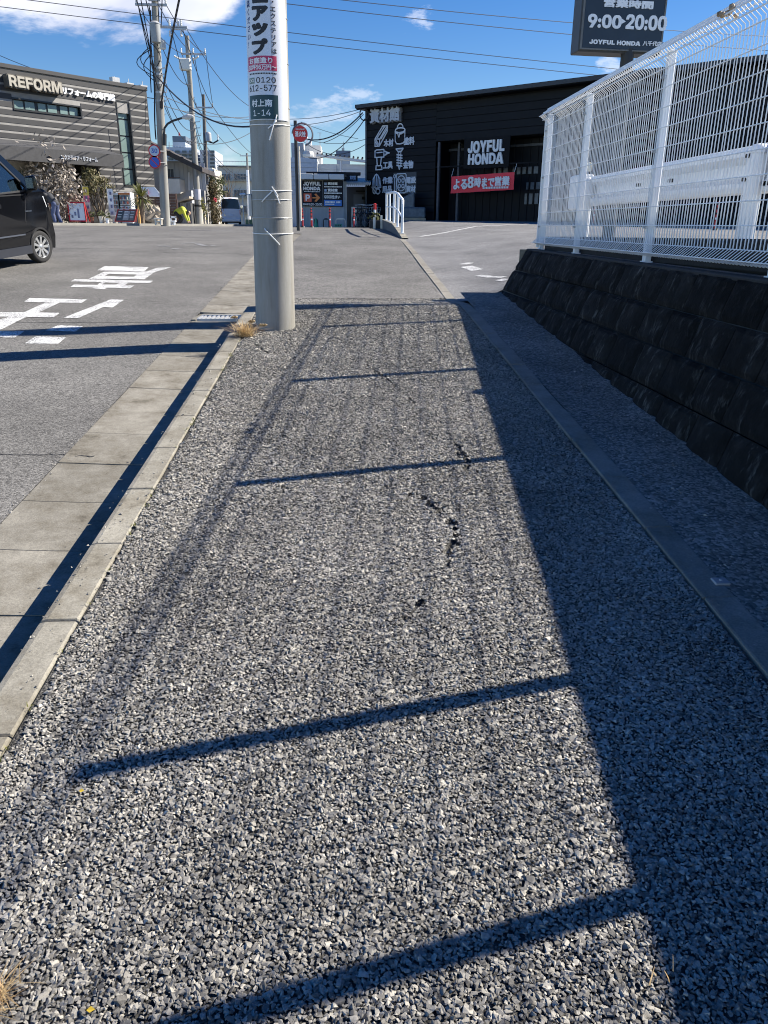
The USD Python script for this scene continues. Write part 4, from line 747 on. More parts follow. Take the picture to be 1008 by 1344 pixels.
s0, s1 = at(185, 256, 38.9), at(183.5, 297, 38.9); solo('wooden_stake', cat([bevel(s1[0] - .05, s1[0] + .05, 38.87, 38.97, 1.55, 2.15, .01), bevel(s1[0] - .035, s1[0] + .035, 38.88, 38.96, 2.15, s0[2], .008)]), M('orange_wood', (.55, .33, .12), .7, .2, 9), 'upright orange wooden stake in front of the spiky palm', 'stake')

# ------------------------------------------------------------------ signs and goods in front of the grey shop
FZ0 = 1.60
def aboard(name, label, px0, px1, py0, py1, D, face, frame_, lean=.28):
    t = thing(name, label, 'board sign'); p0, p1 = at(px0, py1, D), at(px1, py0, D); z0, z1 = FZ0 + .06, p1[2]; w = p1[0] - p0[0]
    S = np.eye(4); S[0, 2] = lean * .9; S[1, 2] = .30; S[:3, 3] = [p0[0] - S[0, 2] * z0, D - S[1, 2] * z0, 0]
    part(t, 'panel', xf(box(.04, w - .04, -.01, .02, z0 + .04, z1 - .04), S), face)
    part(t, 'frame', xf(cat([bevel(0, .05, -.03, .03, z0, z1, .006), bevel(w - .05, w, -.03, .03, z0, z1, .006), box(.05, w - .05, -.03, .03, z0, z0 + .05), box(.05, w - .05, -.03, .03, z1 - .05, z1)]), S), frame_)
    S2 = S.copy(); S2[1, 2] = -.3; S2[:3, 3] = [p0[0] - S[0, 2] * z0, D + .62 * (z1 - z0), 0]; S2[1, 3] = D + .3 * (z1 - z0) * 2 - S2[1, 2] * z0
    part(t, 'back_leg', xf(cat([box(0, .05, 0, .03, z0, z1 - .02), box(w - .05, w, 0, .03, z0, z1 - .02)]), S2), frame_); return t, S, z0, z1, w
t, S, z0, z1, w = aboard('poster_board', 'white poster board with red frame leaning beside the dry shrub', 92, 111, 265, 295, 37.4, WHITE, RED, -.12)
part(t, 'print', xf(cat([box(.12 + .14 * i, .2 + .14 * i, -.022, -.012, z0 + .15 + .1 * (i % 2), z0 + .28 + .12 * (i % 3)) for i in range(int((w - .25) / .14))]), S), M('poster_ink', (.18, .2, .3), .6, .3))
t, S, z0, z1, w = aboard('menu_board', 'wide dark menu board with red frame leaning near the spiky palm', 151, 175, 274.5, 296, 37.6, M('menu_grey', (.10, .105, .115), .5, .2), M('red_wood', (.34, .04, .03), .5, .15), .30)
for k, (a, b) in enumerate(((.06, .34), (.38, .66), (.72, .92))): part(t, 'menu_sheet', xf(box(w * a, w * b, -.022, -.0115, z0 + .08, z1 - .08), S), (M('sheet_slate', (.06, .075, .085), .5, .2), M('sheet_pale', (.30, .31, .33), .5, .15), M('sheet_grey', (.15, .14, .14), .5, .2))[k])
part(t, 'print', xf(cat([box(w * (.1 + .3 * i), w * (.1 + .3 * i) + .16, -.032, -.0225, z0 + .2 + .11 * j, z0 + .225 + .11 * j) for i in range(3) for j in range(5)]), S), LETTER)
def nobori(label, px, py0, py1, wpx, D, cols, lean=0):
    t = thing('banner_flag', label, 'banner flag'); p = at(px, py0, D); b = at(px, py1, D); w = wpx / 1068 * D; zt = p[2]; n = len(cols); zb_ = b[2]
    part(t, 'pole', tube([(p[0] - .02, D, FZ0), (p[0] - .02 + lean, D, zt + .1)], .015, 6), STEEL); part(t, 'crossbar', tube([(p[0] - .02, D - .01, zt + .02), (p[0] + w, D - .01, zt + .02)], .01, 5), STEEL)
    for k, cc in enumerate(cols):
        z1, z0 = zt - (zt - zb_) * k / n, zt - (zt - zb_) * (k + 1) / n; X, Z = np.meshgrid(np.linspace(0, w, 5), np.linspace(z0, z1, 4)); part(t, 'cloth', grid(p[0] + X + lean * .3, D + .03 * np.sin(X * 9 + Z * 4), Z), cc, smooth=True)
    g = np.random.default_rng(int(px)); part(t, 'print', cat([box(p[0] + w * .25 + g.random() * .05, p[0] + w * .75, D - .05, D - .045, zt - .25 - k * .28, zt - .12 - k * .28) for k in range(int((zt - zb_ - .1) / .28))]), M('flag_ink', (.12, .13, .22), .6, .3)); return t
nobori('yellow and pink advertising flag beside the dark shop entrance', 108, 245, 268, 7, 38.6, (M('flag_yellow', (.62, .52, .10), .8, .1), M('flag_pink', (.58, .16, .28), .8, .1)))
nobori('pale cream flag with a yellow edge behind the poster board', 112, 266, 294, 6, 38.0, (M('flag_cream', (.60, .56, .48), .8, .1), M('flag_cream', (.60, .56, .48), .8, .1)))
nobori('tall white advertising flag left of the vending machines', 140.5, 248, 288, 6.5, 38.4, (WHITE, M('flag_pale', (.50, .52, .60), .8, .1)))
def vending(label, px0, px1, py0, py1, D, cap):
    t = thing('vending_machine', label, 'vending machine', 'white vending machines before the grey shop'); p0, p1 = at(px0, py1, D), at(px1, py0, D); x0, x1, z1 = p0[0], p1[0], p1[2]; z0 = FZ0
    part(t, 'cabinet', bevel(x0, x1, D, D + .65, z0, z1, .02), WHITE); part(t, 'display', box(x0 + .09, x1 - .09, D - .008, D - .001, z0 + (z1 - z0) * .42, z1 - .12), M('display_glass', (.16, .20, .22), .15, .1))
    for r in range(3):
        zz = z1 - .12 - (r + 1) * (z1 - z0) * .145
        for k in range(6): part(t, 'can', lathe([(0, .12), (.03, .12), (.033, .11), (.033, 0)], 8, (x0 + .17 + k * (x1 - x0 - .34) / 5, D - .03, zz)), M('can_' + 'abc'[(k + r) % 3], ((.35, .1, .08), (.12, .2, .34), (.5, .5, .46))[(k + r) % 3], .3, .1))
        part(t, 'shelf', box(x0 + .1, x1 - .1, D - .05, D - .009, zz - .03, zz), WHITE)
    part(t, 'header', box(x0 + .05, x1 - .05, D - .02, D - .001, z1 - .11, z1 - .02), cap); part(t, 'coin_panel', box(x1 - .3, x1 - .12, D - .015, D - .001, z0 + .5, z0 + .72), STEEL); part(t, 'pick_up_slot', box(x0 + .15, x1 - .15, D - .012, D - .001, z0 + .18, z0 + .34), BLACKP)
vending('white vending machine with a plain top, left one of the pair', 147.5, 156.5, 252.5, 290, 39.6, WHITE); vending('white vending machine with an orange header, beside the palm', 157.5, 171, 252.5, 290, 39.6, M('orange_header', (.6, .20, .06), .5, .1))
def slatbench(name, label, cat_, px0, px1, pyt, D, mat, legs=2, depth=.35, back=0):
    t = thing(name, label, cat_); p0, p1 = at(px0, pyt, D), at(px1, pyt, D); z = p0[2]; x0, x1 = p0[0], p1[0]
    part(t, 'seat', bevel(x0, x1, D, D + depth, z - .06, z, .01), mat)
    for x in (x0 + .03, x1 - .09):
        for y in (D + .02, D + depth - .08): part(t, 'leg', bevel(x, x + .06, y, y + .06, FZ0 - .06, z - .06, .005), mat)
    part(t, 'stretcher', box(x0 + .09, x1 - .09, D + .03, D + .07, FZ0 + .06, FZ0 + .11), mat)
    if back: part(t, 'backrest', bevel(x0, x1, D + depth - .05, D + depth, z + .18, z + back, .01), mat); part(t, 'back_post', cat([box(x0, x0 + .05, D + depth - .05, D + depth, z, z + .2), box(x1 - .05, x1, D + depth - .05, D + depth, z, z + .2)]), mat)
    return t
slatbench('bench', 'low pale grey wooden bench between the small tree and the menu board', 'bench', 130, 152, 282.5, 38.0, M('pale_wood', (.45, .43, .40), .7, .15))
CREAMW = M('cream_paint', (.66, .60, .50), .6, .1)
slatbench('stool', 'cream painted stool left of the utility pole with road signs', 'stool', 201.5, 212, 286, 36.4, CREAMW); slatbench('chair', 'white plastic chair right of the utility pole with road signs', 'chair', 221.5, 229.5, 289.5, 37.2, WHITE, back=.12)
for k, (px, w_, h_) in enumerate(((133, .22, .3), (141, .16, .22), (121, .2, .25))):
    p = at(px, 291, 37.7); t = thing('plant_pot', ('large pale plant pot left of the bench legs', 'small pale plant pot under the bench', 'brown plant pot below the small tree')[k], 'plant pot'); mt_ = (CREAMW, WHITE, M('terracotta', (.3, .13, .08), .8, .15))[k]
    part(t, 'pot', lathe([(0, .0), (w_ * .35, 0), (w_ * .5, h_ * .9), (w_ * .55, h_ * .9), (w_ * .55, h_), (w_ * .45, h_), (w_ * .42, h_ * .85), (0, h_ * .85)], 12, (p[0], 37.7, FZ0)), mt_); part(t, 'plant', leaves((p[0], 37.7, FZ0 + h_ + .12), (.15, .15, .12), 60, .06, k + 20, -1, 6), leaf('pot_leaf', (.05, .07, .03), (.2, .2, .1), .2))

# ------------------------------------------------------------------ brown slat fence, house, walls and hedges up the street
BRS = M('brown_slats', (.115, .065, .05), .6, .25, 3, each=.15)
sf = thing('slat_fence', 'brown horizontal slat fence behind the utility pole with road signs', 'fence')
f0, f1 = at(196, 290, 43.2), at(233, 290, 43.2); zt_ = at(215, 254, 43.2)[2]
for k in range(11): part(sf, 'slat', bevel(f0[0], f1[0], 43.18, 43.21, 1.55 + k * (zt_ - 1.55) / 11 + .01, 1.55 + (k + 1) * (zt_ - 1.55) / 11 - .01, .004), BRS)
for k in range(5): part(sf, 'post', box(f0[0] + k * (f1[0] - f0[0]) / 4.05, f0[0] + k * (f1[0] - f0[0]) / 4.05 + .07, 43.22, 43.29, 1.5, zt_), BRS)
WALLG = M('house_wall', (.44, .45, .47), .8, .1, 1); BEIGE = M('beige_wall', (.40, .39, .36), .85, .12, .6); ROOFD = M('brown_roof', (.05, .042, .04), .7, .25, 2); WINB = M('far_window', (.06, .075, .09), .2, .25, .8)
ho = thing('house', 'two storey house with dark sloping roof and white balcony behind the poles', 'house')
hx0, hx1 = at(213, 200, 47)[0], at(259, 200, 47)[0]; hz = lambda py: at(240, py, 47)[2]
part(ho, 'wall', box(hx0 - 3, hx1 - .5, 47, 49.2, 1.2, hz(212)), WALLG)
zl, zr = at(212, 199, 46)[2] + .25, at(260, 223, 46)[2]
part(ho, 'roof', hull(box(hx0 - 6, hx0 - 5.9, 45.8, 50.2, zl + 2.5, zl + 2.7), box(hx1 + .3, hx1 + .4, 45.8, 50.2, zr - .1, zr + .12)), ROOFD)
n = 13
for k in range(n):
    s = (k + .5) / n; x = hx0 - 6 + (hx1 + 6.3 - hx0) * s; z = zl + 2.72 + (zr + .12 - zl - 2.72) * s; part(ho, 'roof_tile_row', tube([(x, 45.75, z + .02), (x, 50.2, z + .02)], .07, 5), ROOFD)
for k in range(8): part(ho, 'wall_panel', box(hx0 + .4 + k * .24, hx0 + .60 + k * .24, 46.96, 46.995, hz(250), hz(214)), WALLG)
part(ho, 'balcony', hull(box(at(217, 240, 46)[0], at(236, 240, 46)[0], 45.9, 46.0, at(220, 254, 46)[2], at(220, 235, 46)[2]), box(at(217, 240, 46)[0], at(238.5, 240, 46)[0], 46.9, 46.99, at(220, 250, 46)[2], at(220, 235, 46)[2])), M('cream_balcony', (.66, .63, .56), .7, .06))
w_ = part(ho, 'window', box(at(220, 230, 47)[0], at(229, 230, 47)[0], 46.93, 46.99, at(220, 235, 47)[2], at(220, 221, 47)[2]), STEEL); part(w_, 'pane', cat([box(at(220.6 + k * 4.2, 230, 47)[0], at(224.2 + k * 4.2, 230, 47)[0], 46.91, 46.925, at(220, 234, 47)[2], at(220, 222, 47)[2]) for k in (0, 1)]), WINB)
part(ho, 'balcony_rail', cat([box(at(217, 240, 46)[0], at(237, 240, 46)[0], 45.92, 45.98, at(220, 233.4, 46)[2], at(220, 232.6, 46)[2])]), BRS); part(ho, 'downpipe', tube([at(248, 226, 46.9), at(248, 250, 46.9)], .05, 6), WHITE)
part(ho, 'aerial', cat([tube([at(222, 199, 50), at(222, 186, 50)], .02, 5)]), STEEL)
h2 = thing('grey_house', 'pale grey walled low house behind the two middle utility poles', 'house')
part(h2, 'wall', box(at(250, 250, 55)[0], at(268, 250, 55)[0], 55, 57, 1.0, at(260, 230, 55)[2]), M('pale_house_wall', (.30, .30, .30), .85, .08, 1)); part(h2, 'roof', hull(box(at(248, 250, 54.5)[0], at(248.3, 250, 54.5)[0], 54.4, 57.5, at(260, 222, 54.5)[2], at(260, 220, 54.5)[2]), box(at(279, 250, 54.5)[0], at(279.3, 250, 54.5)[0], 54.4, 57.5, at(260, 230, 54.5)[2], at(260, 228, 54.5)[2])), ROOFD)
w_ = part(h2, 'window', box(at(254, 262, 55)[0], at(260, 262, 55)[0], 54.93, 54.99, at(254, 271, 55)[2], at(254, 262, 55)[2]), STEEL); part(w_, 'pane', box(at(254.6, 262, 55)[0], at(259.4, 262, 55)[0], 54.91, 54.925, at(254, 270.5, 55)[2], at(254, 262.6, 55)[2]), WINB)
sh = thing('lean_to', 'small lean-to with tan roof and grey board doors beyond the slat fence', 'shed')
a, b = at(233.5, 265, 45), at(249, 262, 45); part(sh, 'roof', hull(box(a[0], a[0] + .05, 44.6, 46.5, a[2] - .02, a[2] + .06), box(b[0], b[0] + .05, 44.6, 46.5, b[2] + .05, b[2] + .16)), M('tan_roof', (.36, .31, .25), .8, .15))
for k in range(7): part(sh, 'door_board', box(a[0] + .1 + k * .085, a[0] + .17 + k * .085, 45.0, 45.04, 1.5, a[2] - .03), M('door_boards', (.22, .22, .23), .7, .25, 4, each=.3))
part(sh, 'wall', box(a[0], b[0], 45.05, 46.4, 1.4, a[2] - .04), M('shed_wall', (.06, .06, .06), .8, .2))
for k, (px, py) in enumerate(((234, 272), (255, 273), (263, 275), (267, 277), (271, 278))): p = at(px, py, 46 + k * 1.6); solo('gate_post', bevel(p[0] - .09, p[0] + .09, p[1], p[1] + .18, 1.2, p[2], .015), CREAMW, ('white gate post beside the person in yellow', 'first white fence pillar past the lean-to', 'second white fence pillar past the lean-to', 'third white fence pillar past the lean-to', 'last white fence pillar before the dark pole')[k], 'gate post')
GL = leaf('hedge_leaf', (.03, .045, .014), (.15, .16, .06), .2)
for lab, px, py, D, rx, rz_, n_, s_, mt_ in (('round clipped dark shrub above the lean-to roof', 246, 255, 48, .62, .33, 800, 6, GL), ('green bush between the two middle utility poles', 266, 272, 51, .35, .75, 700, 7, leaf('fresh_leaf', (.06, .075, .02), (.23, .22, .08), .2)), ('tall flowering bush right of the dark utility pole', 281, 270, 56, .55, 1.35, 1500, 9, leaf('mixed_leaf', (.05, .06, .022), (.25, .19, .12), .2)), ('dark pine branch clump above the flowering bush', 279, 245, 60, .8, .8, 900, 12, GL)):
    c = at(px, py, D); bush('hedge_bush', lab, 'bush', c, (rx, .5, rz_), n_, .09, s_, mt_, BARK, 1.3, 16)
solo('red_blossom', cat([sph(at(282, 262, 55.3) + np.random.default_rng(k).normal(0, .04, 3), .07, 0) for k in range(7)]), M('blossom_red', (.6, .03, .06), .6, .1), 'bright red blossom cluster on the tall flowering bush', 'flowers')
bt = thing('bare_tree', 'leafless brown tree before the long beige school block', 'tree'); b0_ = at(297, 292, 66); g = np.random.default_rng(12)
part(bt, 'trunk', tube([(b0_[0], 66, .9), (b0_[0], 66, 2.8), (b0_[0] + .1, 66, 4.0)], [.13, .1, .06], 7), BARK)
part(bt, 'branches', branches(np.array([b0_[0], 66, 2.4]), [np.array([b0_[0] + g.normal(0, .75), 66 + g.normal(0, .6), 3.8 + g.random() * 2.2]) for _ in range(34)], .028, 13, .25), BARK)
# apartment block, school, far houses
ap = thing('apartment_building', 'distant grey blue apartment block with a dark rooftop box', 'building')
def pbox(px0, px1, py0, py1, D, depth, z0=None): a, b = at(px0, py0, D), at(px1, py1, D); return box(a[0], b[0], D, D + depth, b[2] if z0 is None else z0, a[2])
APW = M('apartment_wall', (.36, .40, .46), .85, .1, .1); APS = M('apartment_side', (.30, .34, .40), .85, .1, .1)
part(ap, 'wall', cat([pbox(218, 262, 193, 300, 150, 12), pbox(262.01, 288, 197, 300, 152, 10)]), APW); part(ap, 'rooftop_box', pbox(226, 244, 178.5, 186, 153, 6), M('rooftop_dark', (.10, .13, .17), .7, .1)); part(ap, 'rooftop_base', pbox(226.5, 243.5, 186.1, 193, 153, 6), APW); part(ap, 'mast', pbox(234, 236, 174, 178, 154, .4), RED)
for r in range(9):
    for k in range(7):
        if (k == 4): continue
        part(ap, 'window', pbox(220.5 + k * 9.2, 226.5 + k * 9.2, 197.5 + r * 5, 200.3 + r * 5, 149.7 if k < 5 else 151.7, .2), WINB)
    part(ap, 'balcony', pbox(219, 261, 200.6 + r * 5, 201.6 + r * 5, 149.2, .7), APS)
part(ap, 'roof_rail', cat([pbox(218 + k * 4, 218.4 + k * 4, 191, 193, 150.5, .2) for k in range(11)] + [pbox(218, 262, 190.8, 191.1, 150.5, .2)]), STEEL)
sc = thing('school_building', 'long beige concrete block with rows of windows closing the street', 'building')
part(sc, 'wall', pbox(285, 372, 219, 330, 98, 14, .0), BEIGE); part(sc, 'parapet', pbox(284.5, 372, 216.8, 219.0, 97.6, 15), M('parapet_grey', (.34, .335, .32), .8, .1, .5)); part(sc, 'side_block', pbox(262, 284.4, 222, 330, 100, 12, .0), BEIGE)
for r, (y0_, y1_) in enumerate(((228, 236), (249, 258), (270, 279))):
    part(sc, 'window_band', pbox(285.5, 372, y0_ - .5, y1_ + .5, 97.94, .08), M('sill_pale', (.46, .455, .43), .8, .08))
    for k in range(20):
        if k in (4, 10): continue
        w_ = part(sc, 'window', pbox(286 + k * 4.2, 289.7 + k * 4.2, y0_, y1_, 97.84, .08), STEEL); part(w_, 'pane', pbox(286.3 + k * 4.2, 289.4 + k * 4.2, y0_ + .4, y1_ - .4, 97.80, .03), WINB)
    part(sc, 'ledge', pbox(285, 372, y1_ + 1.2, y1_ + 2.0, 97.4, .55), M('parapet_grey', (.34, .335, .32), .8, .1, .5))
part(sc, 'roof_rail', cat([pbox(285, 372, 211.8, 212.1, 98.5, .1)] + [pbox(285 + k * 4, 285.25 + k * 4, 211.8, 217, 98.5, .1) for k in range(22)]), STEEL)
ch = thing('cream_building', 'small cream building with a tall grey vent before the school', 'building')
part(ch, 'wall', pbox(264, 286, 220, 330, 84, 6, .5), M('cream_wall', (.62, .58, .48), .8, .06, .5)); part(ch, 'vent_tower', pbox(274.5, 282, 222, 240, 83.2, .7), M('vent_grey', (.40, .42, .46), .7, .1)); part(ch, 'louvre', cat([pbox(275, 281.5, 223.5 + k * 2.3, 224.7 + k * 2.3, 83.1, .08) for k in range(7)]), STEEL); part(ch, 'window', cat([pbox(266 + k * 3, 268 + k * 3, 243, 247, 83.9, .08) for k in range(3)]), WINB)
gw = thing('green_fence', 'dark green mesh fence panel at the street end near the thin pole', 'fence'); part(gw, 'panel', pbox(322, 332, 288, 300, 88, .06), M('green_net', (.02, .07, .055), .7, .15)); part(gw, 'post', cat([pbox(321.6 + 5 * k, 322 + 5 * k, 286.5, 301, 87.9, .08) for k in range(3)]), STEEL)

# ------------------------------------------------------------------ white sheds at the end of the pavement
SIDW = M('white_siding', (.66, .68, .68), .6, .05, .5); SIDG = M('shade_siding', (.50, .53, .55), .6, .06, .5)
wb = thing('white_building', 'long white sided building with a tile edged roof behind the parking sign', 'building')
a, b = at(417, 206, 62), at(486, 213, 62)
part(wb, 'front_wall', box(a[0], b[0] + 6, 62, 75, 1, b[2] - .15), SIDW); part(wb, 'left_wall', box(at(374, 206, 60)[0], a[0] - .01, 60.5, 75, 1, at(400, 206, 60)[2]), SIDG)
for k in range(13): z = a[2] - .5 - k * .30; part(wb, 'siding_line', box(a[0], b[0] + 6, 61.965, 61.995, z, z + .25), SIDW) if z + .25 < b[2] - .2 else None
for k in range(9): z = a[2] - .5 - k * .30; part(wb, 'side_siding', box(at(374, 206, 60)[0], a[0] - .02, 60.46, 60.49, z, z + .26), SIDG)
part(wb, 'eave', hull(box(a[0] - .1, a[0], 61.5, 62.0, a[2] + .02, a[2] + .18), box(b[0] + 6, b[0] + 6.1, 61.5, 62.0, b[2] - .75, b[2] - .6)), M('cream_eave', (.68, .64, .58), .6, .05))
for k in range(30): s = k / 30; part(wb, 'roof_tile', hull(tube([(a[0] + (b[0] + 6 - a[0]) * s, 61.45, a[2] + .20 - s * .78), (a[0] + (b[0] + 6 - a[0]) * s, 64, a[2] + .28 - s * .78)], .07, 5)), ROOFD)
part(wb, 'downpipe', tube([at(447.5, 211, 61.8), at(447, 245, 61.8)], .07, 6), WHITE); part(wb, 'wall_joint', pbox(441, 442.5, 217, 240, 61.93, .03), SIDG)
rb = thing('rooftop_block', 'pale cream stair blocks standing above the white building roof', 'building')
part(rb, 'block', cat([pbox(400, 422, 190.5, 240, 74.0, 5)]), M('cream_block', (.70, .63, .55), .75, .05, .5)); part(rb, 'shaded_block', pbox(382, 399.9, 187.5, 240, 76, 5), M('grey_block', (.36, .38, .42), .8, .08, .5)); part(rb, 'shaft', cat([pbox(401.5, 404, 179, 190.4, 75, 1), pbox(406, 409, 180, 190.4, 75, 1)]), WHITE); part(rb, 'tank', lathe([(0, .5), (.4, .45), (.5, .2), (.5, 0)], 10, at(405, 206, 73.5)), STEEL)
part(rb, 'aerial', cat([tube([at(420, 191, 74.5), at(420, 174, 74.5)], .025, 5), tube([at(416.5, 174.6, 74.5), at(422, 174.6, 74.5)], .02, 5), tube([at(405.5, 205, 73.6), at(405.5, 190, 73.6)], .02, 5)]), STEEL)
tw = thing('far_tower', 'distant small dark grey tower top above the white building', 'building')
part(tw, 'top', pbox(441, 460, 197.5, 206, 190, 10), M('tower_dark', (.10, .13, .19), .8, .1, .05)); part(tw, 'base', pbox(442, 459.5, 206.1, 230, 190.5, 10), M('tower_pale', (.34, .37, .42), .8, .1, .05)); part(tw, 'tank', pbox(448.5, 452, 194, 197.4, 192, 2), BEIGE); part(tw, 'mast', tube([at(451, 194, 192), at(451, 186, 192)], .08, 5), STEEL); part(tw, 'window', cat([pbox(443.5 + k * 3.2, 445.5 + k * 3.2, 207, 209.5, 190.3, .2) for k in range(5)]), WINB)
GM = M('grey_metal_sheet', (.36, .38, .40), .5, .06, .8)
ps = thing('sign_shed', 'grey metal shed with a fascia behind the parking sign boards', 'shed')
D = 41.0
part(ps, 'wall', pbox(393, 452, 236, 330, D, 4), GM)
n = 30; a, b = at(396, 270, D), at(451, 270, D)
for k in range(n): x = a[0] + (b[0] - a[0]) * k / n; part(ps, 'wall_rib', box(x, x + .035, D - .025, D - .002, 1.3, a[2] - .02), GM)
f0, f1 = at(391.5, 228.5, D), at(452, 236.5, D); part(ps, 'fascia', cat([bevel(f0[0] + (f1[0] - f0[0]) * k / 3 + .01, f0[0] + (f1[0] - f0[0]) * (k + 1) / 3 - .01, D - .5, D - .42, f1[2], f0[2], .02) for k in range(3)]), M('pale_fascia', (.46, .49, .52), .45, .06)); part(ps, 'roof', box(f0[0] - .1, f1[0] + .1, D - .41, D + 4.1, f0[2] - .12, f0[2] - .02), DARK); part(ps, 'roof_edge', box(f0[0] + .4, f1[0] + .8, D - .3, D + .5, f0[2] - .018, f0[2] + .10), NAVY)
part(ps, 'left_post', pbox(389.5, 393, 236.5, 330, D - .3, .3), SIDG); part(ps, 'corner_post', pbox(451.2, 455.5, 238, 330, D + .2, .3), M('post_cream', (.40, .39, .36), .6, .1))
pk = thing('parking_sign', 'pair of black sign boards with orange parking arrow on the grey shed', 'shop sign')
def pr_(px0, py0, px1, py1): a, b = at(px0, py0, D - .1), at(px1, py1, D - .1); return a[0], b[0], b[2], a[2]
def pt_(t, b, mat=LETTER, **k): x0, x1, z0, z1 = pr_(*b); part(pk, 'lettering', prism(fit(glyphs(t, **k), x0, x1, z0, z1), D - .14, D - .105), mat)
for b in ((396.3, 236.6, 423.3, 271), (424.0, 236.6, 450.6, 271.4)):
    x0, x1, z0, z1 = pr_(*b); part(pk, 'board', bevel(x0, x1, D - .1, D - .026, z0, z1, .01), NAVY)
pt_('JOYFUL', (398, 238.5, 421, 244), font='inter'); pt_('HONDA', (398, 245, 420.5, 250), font='inter')
x0, x1, z0, z1 = pr_(399, 251, 420, 252.2); part(pk, 'lettering', cat([box(x0 + (x1 - x0) * k / 12, x0 + (x1 - x0) * (k + .7) / 12, D - .12, D - .105, z0, z1) for k in range(12)]), LETTER)
ORA = M('orange_print', (.62, .20, .05), .5, .05); x0, x1, z0, z1 = pr_(398.5, 253.8, 409, 265); part(pk, 'p_panel', box(x0, x1, D - .12, D - .105, z0, z1), M('p_red', (.55, .10, .05), .5, .08))
pt_('P', (401, 255.5, 407, 263.5), font='inter', weight=800); v, f = prism(fit(glyphs('P', font='inter', weight=800), *pr_(401, 255.5, 407, 263.5)), D - .15, D - .141); part(pk, 'lettering', (v, f), LETTER)
x0, x1, z0, z1 = pr_(410, 254, 420.3, 265); ar_ = Polygon([(0, .42), (.55, .42), (.25, .08), (.5, 0), (1, .5), (.5, 1), (.25, .92), (.55, .58), (0, .58)]); part(pk, 'arrow', prism(fit(ar_, x0, x1, z0, z1), D - .14, D - .105), ORA)
pt_('営業時間', (397.6, 266.8, 404.5, 269.4), bold=1); pt_('9:00-20:00', (405, 266.4, 422.8, 270), font='inter', weight=600)
for t, b in (('資材館', (430, 239, 443, 243)), ('資材館', (430, 247.5, 443, 251.8)), ('GOOD住まい', (425.5, 256, 446.5, 261))): pt_(t, b, bold=3)
for b in ((425.5, 244.2, 449, 246), (425.5, 252.6, 449, 254.6)):
    x0, x1, z0, z1 = pr_(*b); part(pk, 'lettering', cat([box(x0 + (x1 - x0) * k / 14, x0 + (x1 - x0) * (k + .75) / 14, D - .12, D - .105, z0, z1) for k in range(14)]), LETTER)
BLU = M('blue_print', (.03, .16, .50), .5, .05); BL2 = M('pale_blue_print', (.25, .33, .48), .5, .05)
for b in ((425.5, 239.5, 429, 243), (425.5, 248, 429, 251.5)): x0, x1, z0, z1 = pr_(*b); part(pk, 'square_mark', box(x0, x1, D - .12, D - .105, z0, z1), BL2)
x0, x1, z0, z1 = pr_(425.2, 262.3, 448.6, 270.5); part(pk, 'blue_panel', box(x0, x1, D - .12, D - .105, z0, z1), BLU)
x0, x1, z0, z1 = pr_(427, 264, 447, 266.6); part(pk, 'lettering', cat([box(x0 + (x1 - x0) * k / 11, x0 + (x1 - x0) * (k + .75) / 11, D - .14, D - .121, z0, z1) for k in range(11) if k != 7]), LETTER); x0, x1, z0, z1 = pr_(427, 267.4, 439, 269); part(pk, 'lettering', cat([box(x0 + (x1 - x0) * k / 9, x0 + (x1 - x0) * (k + .75) / 9, D - .14, D - .121, z0, z1) for k in range(9)]), LETTER)
cs = thing('store_annex', 'grey loading bay with a corrugated canopy beside the parking sign', 'shed')
a, b = at(455, 245, 46), at(484, 330, 46); part(cs, 'back_wall', box(a[0], b[0] + 1, 46, 47, 1.0, a[2]), M('bay_wall', (.22, .22, .215), .7, .12, .8)); part(cs, 'door', pbox(464, 477, 255, 300, 45.94, .04), GM); part(cs, 'duct', pbox(467, 483, 250, 252, 45.9, .09), DARK); part(cs, 'panel', pbox(475, 478.5, 258, 262, 45.9, .03), DARK)
c0, c1 = at(451, 240, 42.5), at(487, 243.5, 42.5)
for k in range(26): x = c0[0] + (c1[0] - c0[0]) * k / 26; part(cs, 'canopy_sheet', hull(box(x, x + .05, 42.5, 42.55, c0[2] - .12 + .05 * (k % 2), c0[2] + .02 + .03 * (k % 2)), box(x, x + .05, 46, 46.05, c0[2] + .28, c0[2] + .42)), M('canopy_sheet', (.45, .44, .42), .5, .1))
for px, w in ((461, .10), (463.6, .18)): p = at(px, 270, 41.5); part(cs, 'post', box(p[0], p[0] + w, 41.5, 41.6, 1.4, at(px, 271.5, 41.5)[2]), CREAMW)
dk = thing('roof_sign', 'small navy sign on the roof edge right of the parking sign', 'sign'); part(dk, 'panel', pbox(451.8, 469.5, 228, 237.3, 43.5, .12), NAVY); x0, x1 = at(459, 230, 43.4)[0], at(467, 230, 43.4)[0]; part(dk, 'lettering', prism(fit(glyphs('資材館', bold=2), x0, x1, at(459, 236, 43.4)[2], at(459, 229.5, 43.4)[2]), 43.46, 43.499), BL2)

